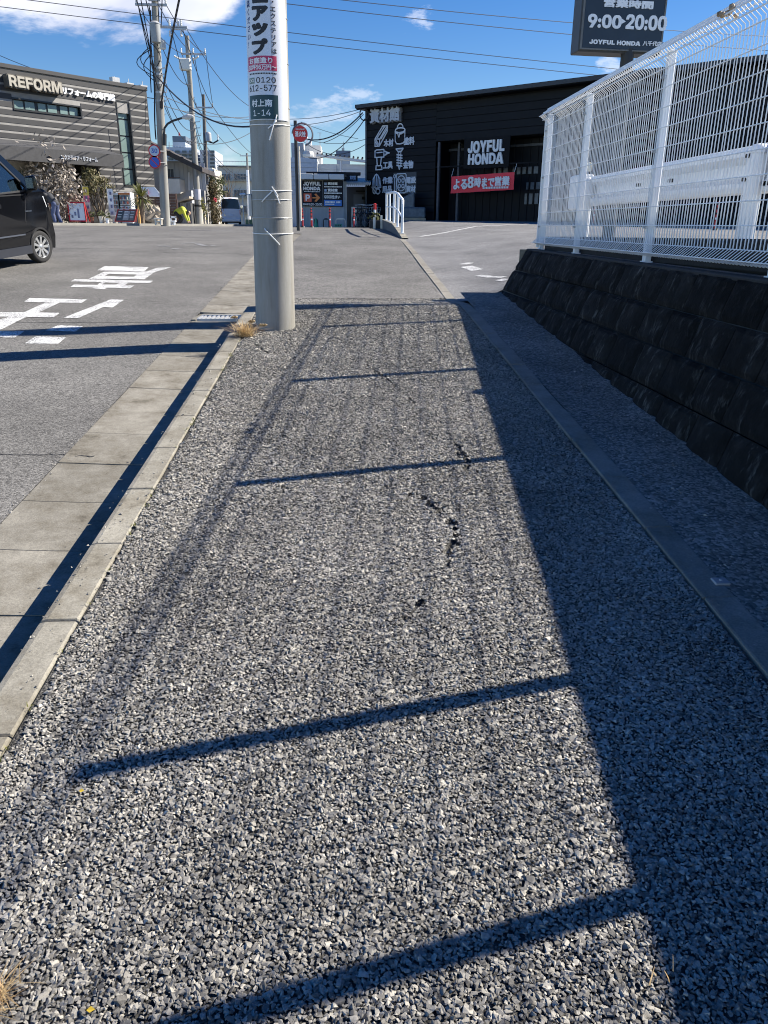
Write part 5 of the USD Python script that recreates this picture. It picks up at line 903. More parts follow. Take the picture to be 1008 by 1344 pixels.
# ------------------------------------------------------------------ small things at the foot of the sheds
bl = thing('bollard', 'slim red bollard with white bands, leftmost before the parking sign shed', 'bollard', 'red bollards before the sheds', loc=(*at(391, 298, 36.4)[:2], float(R(36.4))))
def bollard_parts(t):
    part(t, 'base', lathe([(0, .05), (.09, .045), (.11, 0)], 14), BLACKP, local=True); part(t, 'tube', lathe([(0, .80), (.028, .79), (.035, .76), (.035, .04)], 12), M('bollard_red', (.50, .03, .03), .5, .08), local=True, smooth=40)
    for z in (.30, .44, .58, .70): part(t, 'band', lathe([(.0355, z), (.0372, z + .004), (.0372, z + .05), (.0355, z + .054)], 12), BLACKP if z > .4 else WHITE, local=True)
bollard_parts(bl)
for px, D_, lab in ((397.3, 37.0, 'second red bollard from the left before the parking sign shed'), (409, 36.0, 'red bollard under the orange parking arrow'), (433, 35.2, 'tallest looking red bollard under the blue panel of the parking sign'), (464.5, 35.6, 'red bollard beside the parked bicycles')):
    p = at(px, 298, D_); copy(bl, lab, (p[0], D_, float(R(D_))))
for px, py0, D_, lab in ((779, 279, 30, 'red bollard in the car park seen left of the third fence post'), (940, 268, 24, 'red and white bollard in the car park seen through the nearest fence panel')):
    p = at(px, 288, D_); copy(bl, lab, (p[0], D_, float(H(p[0], D_))))
def hoop(name, label, px0, px1, pyt, D_, mat, mid=True):
    a, b = at(px0, pyt, D_), at(px1, pyt, D_); z0 = float(R(D_)); t = thing(name, label, 'bike rack'); r = .09
    part(t, 'hoop', tube([(a[0], D_, z0), (a[0], D_, a[2] - r), (a[0] + r * .3, D_, a[2] - r * .3), (a[0] + r, D_, a[2]), (b[0] - r, D_, a[2]), (b[0] - r * .3, D_, a[2] - r * .3), (b[0], D_, a[2] - r), (b[0], D_, z0)], .022, 7), mat)
    part(t, 'foot', cat([lathe([(0, .012), (.06, .012), (.06, 0)], 10, (x, D_, z0)) for x in (a[0], b[0])]), STEEL)
    if mid: part(t, 'crossbar', tube([(a[0], D_, z0 + .35), (b[0], D_, z0 + .35)], .018, 6), mat)
hoop('bike_rack', 'narrow dark hoop rack around the green cone', 412.5, 416.8, 287, 38.2, DARK, False); hoop('bike_rack', 'dark hoop rack between the two middle red bollards', 424.5, 431.5, 287, 38.2, DARK); hoop('bike_rack', 'hoop rack with a pale cream top rail under the blue panel', 441, 453, 286.8, 38.0, CREAMW)
p = at(414.8, 298, 38); cn = thing('traffic_cone', 'small green traffic cone by the hoop racks', 'cone'); GRN = M('cone_green', (.03, .26, .16), .5, .1); part(cn, 'cone', lathe([(.0, .42), (.025, .41), (.10, .03)], 14, (p[0], 38, float(R(38)))), GRN); part(cn, 'base', bevel(p[0] - .14, p[0] + .14, 37.86, 38.14, float(R(38)), float(R(38)) + .035, .01), GRN)
p = at(446, 299, 37.8); bk = thing('green_crate', 'low pale green crate under the cream topped hoop rack', 'crate'); part(bk, 'box', bevel(p[0] - .25, p[0] + .12, 37.8, 38.1, float(R(37.8)), float(R(37.8)) + .16, .01), M('crate_green', (.10, .28, .20), .6, .15)); part(bk, 'slot', cat([box(p[0] - .2 + k * .1, p[0] - .15 + k * .1, 37.79, 37.799, float(R(37.8)) + .05, float(R(37.8)) + .12) for k in range(3)]), BLACKP)
# concrete side wall of the ramp with its white handrail
rw = thing('ramp_wall', 'dark concrete ramp wall that rises between the pavement and the car park', 'low wall')
ys = np.linspace(21.2, 33, 14); V = []
for y in ys:
    zt_ = float(max(SW(y) + .01, min(LOT(y) + .05, SW(y) + .01 + (y - 21.2) * .055))); V += [(1.555, y, SW(y) - .1), (1.555, y, zt_), (1.70, y, zt_), (1.70, y, SW(y) - .1)]
V = np.array(V); F = [[4 * i + a, 4 * i + (a + 1) % 4, 4 * i + 4 + (a + 1) % 4, 4 * i + 4 + a] for i in range(13) for a in range(4)]
part(rw, 'wall', (V, np.vstack([np.array(F)[:, [0, 2, 1]], np.array(F)[:, [0, 3, 2]]])), M('dark_concrete', (.10, .10, .10), .9, .3, 2))
part(rw, 'cap', (np.array([[x, y, z + dz] for y, z in zip(ys, V[1::4, 2]) for x, dz in ((1.545, .003), (1.545, .02), (1.71, .02), (1.71, .003))]), np.vstack([np.array(F)[:, [0, 2, 1]], np.array(F)[:, [0, 3, 2]]])), CONC)
hr = thing('handrail', 'white tubular handrail with five posts on the ramp wall', 'handrail')
hp = [(22.3, 524.5), (24.2, 519.5), (26.0, 515), (28.4, 509), (30.6, 503)]
tops = []
for k, (y, px) in enumerate(hp):
    x = 1.63 + .0 * k; z0 = float(np.interp(y, ys, V[1::4, 2])) + .02; zt_ = z0 + .92 + (0 if k else -.06)
    part(hr, 'post', tube([(x, y, z0 - .02), (x, y, zt_)], .040, 10), WHITE, smooth=40); part(hr, 'foot_plate', bevel(x - .07, x + .07, y - .07, y + .07, z0, z0 + .012, .003), WHITE); tops.append((x, y, zt_))
tops = np.array(tops); part(hr, 'top_rail', tube(np.vstack([tops[0] - (0, .02, .05), tops]), .036, 10), WHITE, smooth=40); part(hr, 'middle_rail', tube(tops - (0, 0, .45), .024, 8), WHITE, smooth=40); part(hr, 'end_bend', tube([tops[0] - (0, .0, .02), tops[0] - (0, .10, .12), tops[0] - (0, .12, .45), tops[0] - (0, .05, .6)], .03, 8), WHITE)
def bicycle(label, px, D_, rz):
    p = at(px, 297, D_); t = thing('bicycle', label, 'bicycle', loc=(p[0], D_, float(R(D_))), rz=rz); ring = lambda cx, r, w: tube([(cx + r * math.cos(a), 0, .33 + r * math.sin(a)) for a in np.linspace(0, 2 * math.pi, 25)], w, 6, cap=False)
    for cx in (-.52, .52):
        w_ = part(t, 'wheel', ring(cx, .31, .018), RUBBER, local=True); part(w_, 'spokes', cat([tube([(cx, 0, .33), (cx + .3 * math.cos(a), 0, .33 + .3 * math.sin(a))], .004, 4) for a in np.linspace(0, 6.283, 13)[:-1]]), STEEL, local=True)
    fr = [[(-.52, 0, .33), (-.1, 0, .30), (-.22, 0, .75), (-.52, 0, .33)], [(-.1, 0, .30), (.36, 0, .72)], [(-.2, 0, .66), (.34, 0, .80)], [(.52, 0, .33), (.32, 0, .95)]]
    part(t, 'frame', cat([tube(l, .017, 6) for l in fr]), DARK, local=True); part(t, 'saddle', hull(sph((-.32, .06, .82), .04, 1), sph((-.32, -.06, .82), .04, 1), sph((-.12, 0, .82), .025, 1)), BLACKP, local=True); part(t, 'handlebar', tube([(.22, .27, .98), (.34, .1, 1.0), (.34, -.1, 1.0), (.22, -.27, .98)], .014, 6), STEEL, local=True); part(t, 'basket', cat([tube([(.40, sy * .14, .66), (.40, sy * .17, .9), (.66, sy * .17, .9), (.62, sy * .14, .66)], .008, 5) for sy in (-1, 1)] + [tube([(x, -.16, z), (x, .16, z)], .007, 5) for x in (.42, .52, .64) for z in (.66, .78, .9)]), STEEL, local=True)
bicycle('dark bicycle parked nearest the red bollard at the loading bay', 471, 38.0, 1.2); bicycle('dark bicycle parked in the middle of the three at the loading bay', 478, 38.6, .9); bicycle('dark bicycle parked closest to the ramp wall', 486, 37.6, 1.0)
p = at(492, 298, 33); mk = thing('marker_post', 'short white marker post with a red top beside the ramp wall', 'marker post'); part(mk, 'post', tube([(p[0], 33, float(R(33))), (p[0], 33, 2.25)], .05, 10), WHITE); part(mk, 'red_top', tube([(p[0], 33, 2.2), (p[0], 33, 2.42)], .055, 10), RED); part(mk, 'cap', lathe([(0, .03), (.056, 0)], 10, (p[0], 33, 2.42)), RED)
p = at(495, 300, 32); rk = thing('planter', 'dark planter box with pale stakes beside the marker post and ramp wall', 'planter'); part(rk, 'box', bevel(p[0] - .3, p[0] + .25, 31.9, 32.4, float(R(32)), float(R(32)) + .32, .02), BLACKP); part(rk, 'stake', box(p[0] - .17, p[0] - .07, 31.85, 31.89, float(R(32)), float(R(32)) + .42), CREAMW); part(rk, 'stake', box(p[0] + .12, p[0] + .20, 31.85, 31.89, float(R(32)), float(R(32)) + .5), CREAMW); part(rk, 'leaves', leaves((p[0], 32.1, float(R(32)) + .45), (.25, .2, .12), 150, .06, 77, -1, 8), GL)
for px, D_, lab in ((543, 38.5, 'pale bundled goods standing at the store wall right of the handrail'), (557, 37.5, 'covered low pallet of goods at the store wall beside the entrance post')):
    a_, _ = J.pt(px, 280); q = J.do((np.array([[a_, -.9, 0]]), np.zeros((1, 3), int)))[0][0]; t = thing('goods_pallet', lab, 'goods'); zz = float(H(q[0], q[1]))
    part(t, 'pallet', cat([box(q[0] - .6, q[0] + .6, q[1] - .4 + k * .2, q[1] - .28 + k * .2, zz, zz + .12) for k in range(5)]), M('pallet_wood', (.30, .25, .18), .8, .2)); part(t, 'load', hull(*[sph((q[0] + s * .5, q[1] + u * .3, zz + z), .08, 1) for s in (-1, 1) for u in (-1, 1) for z in (.2, .55 if px > 550 else 1.0 + .25 * s)]), M('tarp_grey', (.12, .14, .16), .7, .25))

# ------------------------------------------------------------------ hydrant sign
hy = thing('hydrant_sign', 'round red hydrant sign in a steel ring on a dark post by the near pole', 'sign'); D = 27.0; p = at(394.3, 176, D); r = 9.3 / 1068 * D; q = at(387.3, 158, D); px_ = q[0]
part(hy, 'post', tube([(px_, D + .05, 1.3), (px_, D + .05, q[2])], .055, 10), DARK); part(hy, 'pale_pipe', tube([(px_ + .1, D - .0, at(390, 290, D)[2]), (px_ + .1, D, at(390, 192, D)[2])], .03, 7), CREAMW)
v, f = lathe([(0, .02), (r, .02), (r, -.02), (0, -.02)], 28); part(hy, 'disc', (np.stack([v[:, 0] + p[0], D - .06 - v[:, 2], v[:, 1] + p[2]], 1), f), RED)
v, f = lathe([(r * 1.0, .024), (r * .9, .024)], 28); part(hy, 'rim', (np.stack([v[:, 0] + p[0], D - .06 - v[:, 2], v[:, 1] + p[2]], 1), f[:, ::-1]), M('hydrant_rim', (.45, .06, .06), .5, .1))
part(hy, 'lettering', prism(fit(glyphs('消火栓', bold=2), p[0] - r * .72, p[0] + r * .72, p[2] - r * .38, p[2] + r * .34), D - .095, D - .081), LETTER); part(hy, 'lettering', prism(fit(glyphs('FIRE HYDRANT', font='inter', weight=600), p[0] - r * .6, p[0] + r * .6, p[2] + r * .46, p[2] + r * .62), D - .095, D - .081), LETTER)
R2 = r * 1.36; cc = np.array([p[0] + r * .28, D, p[2] - r * .05]); part(hy, 'steel_ring', tube([cc + R2 * np.array([math.sin(a), 0, math.cos(a)]) for a in np.linspace(-1.5, 2.9, 26)], .03, 6), M('ring_grey', (.16, .17, .19), .5, .1, metallic=.4)); part(hy, 'bracket', tube([(px_, D, p[2]), (p[0], D - .03, p[2])], .025, 6), STEEL)

# ------------------------------------------------------------------ utility poles up the street, their fittings, lamp and road signs
def insulator(t, c, h=.22): part(t, 'insulator', lathe([(0, h), (.03, h), (.05, h * .8), (.03, h * .7), (.055, h * .45), (.03, h * .35), (.055, h * .15), (.03, 0)], 9, c), M('porcelain', (.66, .66, .64), .25, .05))
def upole(label, D_, base, top, r0, r1, mat=POLEC):
    a, b = at(*base, D_), at(*top, D_); z0 = float(R(D_)) - .2; d = (b - a) / (b[2] - a[2]); a = a + d * (z0 - a[2]); t = thing('utility_pole', label, 'utility pole', loc=tuple(a)); n = 10
    part(t, 'shaft', tube([a + (b - a) * s for s in np.linspace(0, 1, n)], np.linspace(r0, r1, n), 14), mat, smooth=40); return t, lambda z: a + (b - a) * ((z - a[2]) / (b[2] - a[2]))
P1, ax1 = upole('tall grey utility pole with road signs and street lamp beside the grey shop', 37, (217.5, 297), (202, -25), .21, .13)
P2, ax2 = upole('pale utility pole with a white device under its crossarm', 46, (261.5, 298), (245.3, 47), .19, .11)
P3, ax3 = upole('dark slender utility pole with a small grey transformer', 58, (273.5, 298), (266.8, 124), .17, .10, concrete('dark_pole', (.15, .14, .13), each=0, stain=.35))
P4, ax4 = upole('thin far pole standing before the beige school block', 92, (327.5, 299), (324, 201), .14, .11)
zpx = lambda py, D_: at(230, py, D_)[2]
def arm(t, ax, py, D_, px0, px1, ins=(), hang=0, w=.045):
    z = zpx(py, D_); c = ax(z); x0, x1 = at(px0, py, D_)[0], at(px1, py, D_)[0]; part(t, 'crossarm', bevel(x0, x1, D_ - .22, D_ - .14, z - w, z + w, .01), STEEL)
    for px in ins: insulator(t, (at(px, py, D_)[0], D_ - .18, z + w - hang * (.24 + 2 * w)))
arm(P1, ax1, 8.5, 37, 179, 221, (181, 219)); arm(P1, ax1, 2.0, 37, 196, 212); arm(P1, ax1, 37, 37, 206, 247, (224, 235, 239), 0); arm(P1, ax1, 39, 37, 226, 246, (224, 238.5), 1)
z0, z1 = zpx(60, 37), zpx(34, 37); c = ax1((z0 + z1) / 2); trm = part(P1, 'transformer', lathe([(0, z1 - z0 + .06), (.10, z1 - z0 + .05), (.19, z1 - z0), (.21, z1 - z0 - .03), (.20, .03), (.12, 0), (0, 0)], 18, (c[0] + .05, 36.62, z0)), M('transformer_grey', (.26, .28, .29), .5, .1), smooth=35); part(trm, 'lid', lathe([(0, .09), (.12, .07), (.225, .0), (.225, -.03)], 18, (c[0] + .05, 36.62, z1)), STEEL)
part(P1, 'junction_box', lathe([(0, .35), (.11, .33), (.13, .28), (.13, .04), (.1, 0), (0, 0)], 12, (c[0] + .28, 36.7, zpx(67, 37))), M('junction_white', (.55, .55, .53), .5, .1))
g = np.random.default_rng(41)
for k in range(14): z = zpx(75 + k * 15, 37); part(P1, 'step_bolt', tube([ax1(z), ax1(z) + np.array([.26 * (1 if k % 2 else -1), -.02, 0])], .011, 5), STEEL)
for py in (90, 98, 110, 122, 133): z = zpx(py, 37); q = ax1(z); part(P1, 'cable_bracket', cat([tube([q, q + np.array([.32, -.1, .0]), q + np.array([.34, -.1, .12])], .02, 5), lathe([(q[0] * 0 + .17, z - .04), (.17, z + .04)], 10, (q[0], q[1], 0))]), STEEL)
part(P1, 'riser_cable', cat([tube([ax1(z) + np.array([-.20 + .03 * math.sin(z * 2), -.1, 0]) for z in np.linspace(5, zpx(15, 37), 20)], .03, 6), tube([ax1(z) + np.array([-.27 + .06 * math.sin(z * 1.4 + 1), -.05, 0]) for z in np.linspace(6.8, zpx(5, 37), 20)], .022, 6)]), CABLE)
part(P1, 'slack_loops', cat([tube([ax1(zz) + np.array([-.2 - .55 * math.sin(s * math.pi) * w, -.15, -1.0 * s]) for s in np.linspace(0, 1, 9)], .018, 5) for zz, w in ((zpx(62, 37), .9), (zpx(66, 37), 1.2), (zpx(72, 37), .7), (zpx(58, 37), -.6))]), CABLE)
arm(P2, ax2, 71.5, 46, 238.5, 271, (239, 254.5, 270)); z = zpx(86, 46); c = ax2(z)
dv = part(P2, 'switch_box', bevel(c[0] - .42, c[0] + .18, 45.5, 45.85, z - .28, z + .28, .06), M('device_white', (.60, .60, .57), .5, .08)); part(dv, 'bushing', cat([tube([(c[0] + s * .3, 45.6, z + .2), (c[0] + s * .62, 45.45, z + .34)], .045, 6) for s in (-1, 1)]), M('device_white', (.60, .60, .57), .5, .08)); insulator(dv, (c[0] + .3, 45.7, z + .05), .3)
for k in range(9): z = zpx(110 + k * 18, 46); part(P2, 'step_bolt', tube([ax2(z), ax2(z) + np.array([.24 * (1 if k % 2 else -1), -.02, 0])], .010, 5), STEEL)
for py in (160, 168, 178): z = zpx(py, 46); part(P2, 'cable_bracket', tube([ax2(z), ax2(z) + np.array([.42, -.1, .02]), ax2(z) + np.array([.44, -.1, .14])], .02, 5), STEEL)
part(P2, 'marker_wrap', tube([ax2(zpx(262, 46)) - (0, 0, 0), ax2(zpx(248, 46))], .205, 14), M('wrap_pale', (.5, .5, .55), .5, .08)); z = zpx(271, 46); part(P2, 'dark_band', tube([ax2(z), ax2(z + .1)], .2, 14), BLACKP)
arm(P3, ax3, 141, 58, 257.5, 280, (258, 279.5)); z = zpx(186, 58); c = ax3(z); part(P3, 'transformer', lathe([(0, .62), (.12, .6), (.2, .5), (.2, .05), (.1, 0), (0, 0)], 14, (c[0] + .28, 57.8, z)), STEEL, smooth=35); part(P3, 'arm_cable', tube([(c[0] + .28, 57.8, z), (c[0] + .6, 57.7, z - .08), (c[0] + .95, 57.7, z + .1)], .05, 6), CABLE); insulator(P3, (c[0] + .92, 57.7, z + .1), .35)
part(P3, 'pale_wrap', tube([ax3(zpx(290, 58)), ax3(zpx(258, 58))], .185, 14), M('wrap_white', (.52, .52, .52), .6, .1)); part(P3, 'dark_band', tube([ax3(zpx(277.5, 58)), ax3(zpx(276, 58))], .195, 14), BLACKP)
arm(P4, ax4, 203.5, 92, 315, 333); part(P4, 'pale_sleeve', tube([ax4(zpx(298, 92)), ax4(zpx(222, 92))], .16, 12), WHITE)
for px, D_, lab, mt_ in ((332, 92, 0, 0),): pass
q = thing('street_mirror', 'small white lamp bracket on a short grey post in front of the school', 'street lamp'); p = at(317.5, 255, 75); part(q, 'post', tube([(p[0] + .05, 75, 1.0), (p[0] + .05, 75, p[2] - .1)], .06, 8), STEEL); part(q, 'head', hull(sph((p[0] - .12, 75, p[2]), .10, 1), sph((p[0] + .22, 75, p[2] + .02), .10, 1)), WHITE); part(q, 'arm', tube([(p[0], 75, p[2] - .05), (p[0] + 1.0, 75, p[2] + .02)], .035, 6), STEEL)
lp = thing('street_lamp', 'curved dark street lamp arm reaching right from the tall pole with signs', 'street lamp'); D = 36.7; pts = [at(*q, D) for q in ((215.8, 190), (215.2, 176), (216, 168), (220, 162.5), (227, 158.5), (240, 154.5))]; part(lp, 'arm', tube(pts, .045, 8), DARK); part(lp, 'mount', tube([at(216, 191, D), at(216, 176, D)], .09, 8), DARK); e = pts[-1]; part(lp, 'head', hull(sph(e, .06, 1), sph(e + (.22, 0, .05), .10, 1), sph(e + (.40, 0, .06), .06, 1)), M('lamp_head', (.45, .46, .47), .4, .1)); part(lp, 'glass', hull(sph(e + (.12, 0, -.02), .06, 1), sph(e + (.32, 0, 0), .05, 1)), M('lamp_glass', (.5, .5, .46), .2, .05))
def roadsign(label, px, py, rr, inner, text):
    D_ = 36.6; p = at(px, py, D_); r = rr / 1068 * D_; t = thing('road_sign', label, 'road sign'); dk = lambda r0, y0, y1: (lambda v: (np.stack([v[0][:, 0] + p[0], D_ - v[0][:, 2], v[0][:, 1] + p[2]], 1), v[1]))(lathe([(0, y1), (r0, y1), (r0, y0), (0, y0)], 28))
    part(t, 'rim', dk(r, -.01, .006), M('sign_red', (.48, .025, .03), .45, .08)); part(t, 'face', dk(r * .80, .0065, .012), inner); part(t, 'bracket', tube([(p[0], D_ + .02, p[2]), (p[0] + .42, D_ + .25, p[2])], .022, 6), STEEL)
    if text: part(t, 'lettering', prism(fit(glyphs(text, font='inter', weight=700), p[0] - r * .5, p[0] + r * .5, p[2] - r * .36, p[2] + r * .36), D_ - .02, D_ - .0125), M('sign_blue', (.02, .09, .42), .45, .08))
    else: part(t, 'slash', (lambda v: (np.stack([p[0] + (v[0][:, 0] + v[0][:, 2]) * .7071, D_ - .016 + v[0][:, 1] * .2, p[2] + (v[0][:, 2] - v[0][:, 0]) * .7071], 1), v[1]))(box(-r * .8, r * .8, -.012, .012, -r * .08, r * .08)), M('sign_red', (.48, .025, .03), .45, .08))
roadsign('round speed limit sign reading 30, above the blue no parking sign', 202.5, 198, 7.4, M('sign_pale', (.42, .50, .58), .4, .05), '30'); roadsign('round blue no parking sign with red rim, below the speed limit sign', 202.8, 213, 7.4, M('sign_blue', (.02, .09, .42), .45, .08), None)

# ------------------------------------------------------------------ cables
def cable(a, b, Da, Db, sag=.3, r=.018, label=None, group=None, n=14):
    A, B = at(*a, Da), at(*b, Db); s = np.linspace(0, 1, n); P = A + (B - A) * s[:, None]; P[:, 2] -= sag * 4 * s * (1 - s); solo('overhead_cable', tube(P, r, 5), CABLE, label, 'cable', group)
G1 = ('long high voltage line crossing the upper sky behind everything', 'high lines across the upper sky')
for a, b, w_ in (((30, -1), (1100, 118), 'third from the top'), ((-10, 7.5), (1100, 128), 'lowest'), ((360, 3), (1100, 72), 'second from the top'), ((440, -1), (1100, 52), 'topmost')): cable(a, b, 120, 150, .6, .045, f'{w_} of the four long high lines crossing the upper sky', G1[1])
cable((0, 73), (206, 130), 60, 44, .3, .02, 'thin cable rising from the grey shop roof to the left edge', None)
cable((236, -5), (211, 141), 30, 36.8, -.15, .04, 'thick twisted dark cable slanting down onto the tall pole with signs'); cable((212, 133), (212, 142), 36.8, 36.9, 0, .07, 'short splice sleeve where the twisted cable meets the pole')
G2 = ('thin cable strung between the utility poles up the street', 'cables between the street poles')
for a, b, s in (((181, 8), (239, 70), .3), ((219, 8), (270, 70), .3), ((206, 2), (254.5, 70), .3), ((224, 36), (258, 140), .4), ((239, 36), (279, 140), .3), ((212, 60), (251, 110), .5), ((212, 96), (256, 160), .5), ((212, 110), (256, 168), .7), ((212, 122), (257, 178), .9), ((213, 133), (258, 186), .6)): cable(a, b, 36.9, 45.8, s, .016, *G2)
for a, b, s in (((239, 70), (258, 140), .2), ((254.5, 70), (268, 140), .2), ((270, 70), (279.5, 140), .2), ((256, 160), (269, 190), .4), ((256, 168), (269.5, 196), .5), ((257, 178), (270, 203), .4)): cable(a, b, 45.8, 57.8, s, .018, *G2)
for a, b, s in (((258, 140), (316, 203), .5), ((279.5, 140), (332, 203), .3), ((269, 190), (325, 232), .6), ((269, 196), (325, 238), .5)): cable(a, b, 57.8, 91.8, s, .022, *G2)
G3 = ('dark cable hanging beside the top of the tall pole with signs', 'cables beside the tall pole')
for a, b, s in (((178, -6), (203, 90), .0), ((184, -6), (204, 98), .1), ((190, -6), (207, 60), .0), ((207, -6), (209, 40), 0), ((213, -6), (211.5, 36), 0), ((182, 10), (208, 118), .2)): cable(a, b, 36.6, 36.8, s, .022, *G3)
cable((206, 100), (330, 166), 36.8, 30, .55, .03, 'thick cable sagging from the tall pole to behind the near pole')
G4 = ('cable from the tall pole crossing the blue sky toward the near pole', 'cables from the tall pole toward the near pole')
for a, b, s in (((212, 138), (330, 153), .2), ((246, 40), (330, 141), .4), ((239, 146), (330, 160), .2), ((250, 186), (332, 172), .3), ((212, 125), (332, 157), .2)): cable(a, b, 37, 44, s, .014, *G4)
G5 = ('cable running from the corner of the black store to behind the near pole', 'cables at the black store corner')
for a, b, s, r in (((474, 143), (330, 152), .3, .014), ((474, 146), (330, 160), .4, .014), ((476, 148), (386, 176), .7, .034), ((477, 150), (425, 187), .2, .018), ((479, 156), (405, 207), .6, .024), ((479, 183), (390, 178), .3, .014), ((479, 190), (390, 178), .7, .016), ((470, 182), (395, 160), .1, .012)): cable(a, b, 43.5, 50, s, r, *G5)
p = at(478, 150, 43.6); solo('cable_loop', tube([p + .28 * np.array([math.sin(a) * .8, 0, math.cos(a)]) for a in np.linspace(0, 5.6, 16)], .03, 6), CABLE, 'coil of dark cable at the top corner of the black store', 'cable coil')
cable((380, 200), (330, 205), 50, 60, .1, .016, 'short cable behind the near pole above the white building')
# thin drop wires on the plank wall of the grey shop
cable((191, 127), (190, 222), 42.6, 42.6, 0, .012, 'thin pale wire hanging down the grey shop wall')

# ------------------------------------------------------------------ vans
VBLK = M('van_black', (.004, .0045, .006), .07, .02, 2, spec=.4); CHROME = M('chrome', (.75, .76, .78), .12, .03, metallic=1.0); ALLOY = M('alloy_silver', (.62, .63, .64), .28, .05, metallic=.85); TINT = glass('van_glass', (.62, .74, .70), .6); INTER = M('van_interior', (.42, .42, .38), .8, .2); TAIL = M('tail_red', (.5, .02, .02), .2, .05); LAMPG = M('headlight_clear', (.55, .58, .60), .12, .1, 3, spec=.8)
def van(label, contact, az, pitch, paintm, glassm, lift=1.0, steer=0.0, detail=True):
    th = math.pi / 2 - az; ct, st = math.cos(th), math.sin(th); loc = np.array(contact) - np.array([ct * 0 - st * (-.70), st * 0 + ct * (-.70), 0]); t = thing('van', label, 'van', loc=tuple(loc), rz=th)
    cp, sp = math.cos(pitch), math.sin(pitch); Pm = np.eye(4); Pm[:3, :3] = [[cp, 0, -sp], [0, 1, 0], [sp, 0, cp]]
    def pp(parent, name, m, mat, lab=None, smooth=False): return part(parent, name, xf(m, Pm), mat, lab, smooth=smooth, local=True)
    prof = np.array([(.46, .22), (.50, .45), (.47, .72), (.42, .98), (.36, 1.16), (.22, 1.27), (.02, 1.38), (-.66, 1.88), (-1.0, 1.99), (-2.75, 2.0), (-2.98, 1.88), (-3.02, 1.18), (-3.0, .55), (-2.96, .25)])
    BELT = 1.22
    def hw(z): z = np.asarray(z, float); return np.where(z < BELT, .735 - .02 * np.clip((.5 - z) / .3, 0, 1), .735 - .115 * (z - BELT) / .7)
    side = Polygon(prof).buffer(.02).buffer(-.02); wheels = [(0, .28), (-2.42, .28)]
    arches = union_all([Point(x, z).buffer(.345, quad_segs=10) for x, z in wheels]); arch_in = union_all([Point(x, z).buffer(.31, quad_segs=10) for x, z in wheels])
    w1 = Polygon([(-.26, 1.25), (-.16, 1.30), (-.72, 1.75), (-1.0, 1.85), (-1.30, 1.86), (-1.30, 1.21)]); w0 = Polygon([(-.30, 1.22), (-.44, 1.22), (-.56, 1.30), (-.50, 1.32)]).buffer(.02)
    w2 = Polygon([(-1.38, 1.21), (-1.38, 1.86), (-2.16, 1.86), (-2.16, 1.21)]).buffer(.03).buffer(-.03); w3 = Polygon([(-2.26, 1.22), (-2.26, 1.85), (-2.80, 1.83), (-2.88, 1.24)])
    W = [w1, w2, w3]
    shell = side.difference(arches).difference(union_all(W)).difference(sbox(-4, 0, 2, .24))
    def bend(g, t0, t1, s):
        parts = []
        for lo, hi in ((0, BELT), (BELT, 3)):
            h = g.intersection(sbox(-5, lo, 3, hi))
            if h.area > 1e-6: parts.append(prism(h, t0, t1))
        v, f = cat(parts); o = np.c_[v[:, 0], s * (hw(v[:, 2]) + v[:, 1]), v[:, 2]]; return o, (f if s > 0 else f[:, ::-1])
    body = None
    for s in (-1, 1):
        m = bend(shell, -.03, 0.0, s)
        if body is None: body = pp(t, 'body', cat([m]), paintm)
        else: pp(t, 'side_panel', m, paintm)
    # bonnet, windscreen, roof and tail follow the profile from side to side
    def strip(i0, i1, mat, name, inset=0.0, lift_=0.0):
        rows = []
        for x, z in prof[i0:i1 + 1]:
            h = float(hw(z)) - inset; yy = np.array([-h, -h + .05, -h * .5, 0, h * .5, h - .05, h]); up_ = np.array([-.012, .0, .02, .028, .02, .0, -.012]); n_ = 1 if z > 1.3 else .6
            rows.append(np.c_[x + up_ * (.6 if z < 1.8 else 0) * (1 if x > -1.2 else -1), yy, z + up_ * n_ * (z > 1.0) + lift_])
        V = np.array(rows).reshape(-1, 3); n = len(rows); F = np.array([[i * 7 + j, i * 7 + j + 1, i * 7 + 8 + j, i * 7 + 7 + j] for i in range(n - 1) for j in range(6)]); return pp(t, name, (V, np.vstack([F[:, [0, 1, 2]], F[:, [0, 2, 3]]])), mat, smooth=30)
    strip(0, 2, paintm, 'front_bumper'); strip(2, 6, paintm, 'bonnet'); strip(6, 7, glassm, 'windscreen', .05); strip(7, 10, paintm, 'roof'); strip(10, 11, glassm, 'rear_window', .06); strip(11, 13, paintm, 'tailgate')
    for s in (-1, 1):
        for k, g in enumerate(W): pp(t, 'side_window', bend(g, -.018, -.012, s), glassm)
        for k, g in enumerate(W): pp(t, 'window_rubber', bend(g.buffer(.018).difference(g.buffer(-.012)), -.01, .004, s), BLACKP)
        pp(t, 'arch_trim', bend(arches.difference(arch_in).intersection(sbox(-4, .2, 2, 2)), -.02, .012, s), BLACKP)
        pp(t, 'sill', bend(sbox(-2.1, .20, -.33, .34), -.02, .022, s), M('sill_dark', (.02, .024, .034), .3, .1, coat=.5))
        pp(t, 'door_gap', bend(union_all([LineString([(-.36, .36), (-.36, .8), (-.24, 1.20)]).buffer(.007), LineString([(-1.34, .36), (-1.34, 1.88)]).buffer(.007), LineString([(-2.22, .62), (-2.22, 1.88)]).buffer(.006)]), -.0, .0015, s), BLACKP)
        pp(t, 'side_moulding', bend(sbox(-1.38, .52, -.46, .545), 0, .012, s), M('moulding_gloss', (.05, .06, .08), .12, .1, coat=1.0))
        pp(t, 'door_handle', bend(sbox(-1.26, 1.0, -1.04, 1.05).buffer(.01), 0, .03, s), CHROME); pp(t, 'side_marker', bend(sbox(-.34, .90, -.14, .925), 0, .008, s), CHROME)
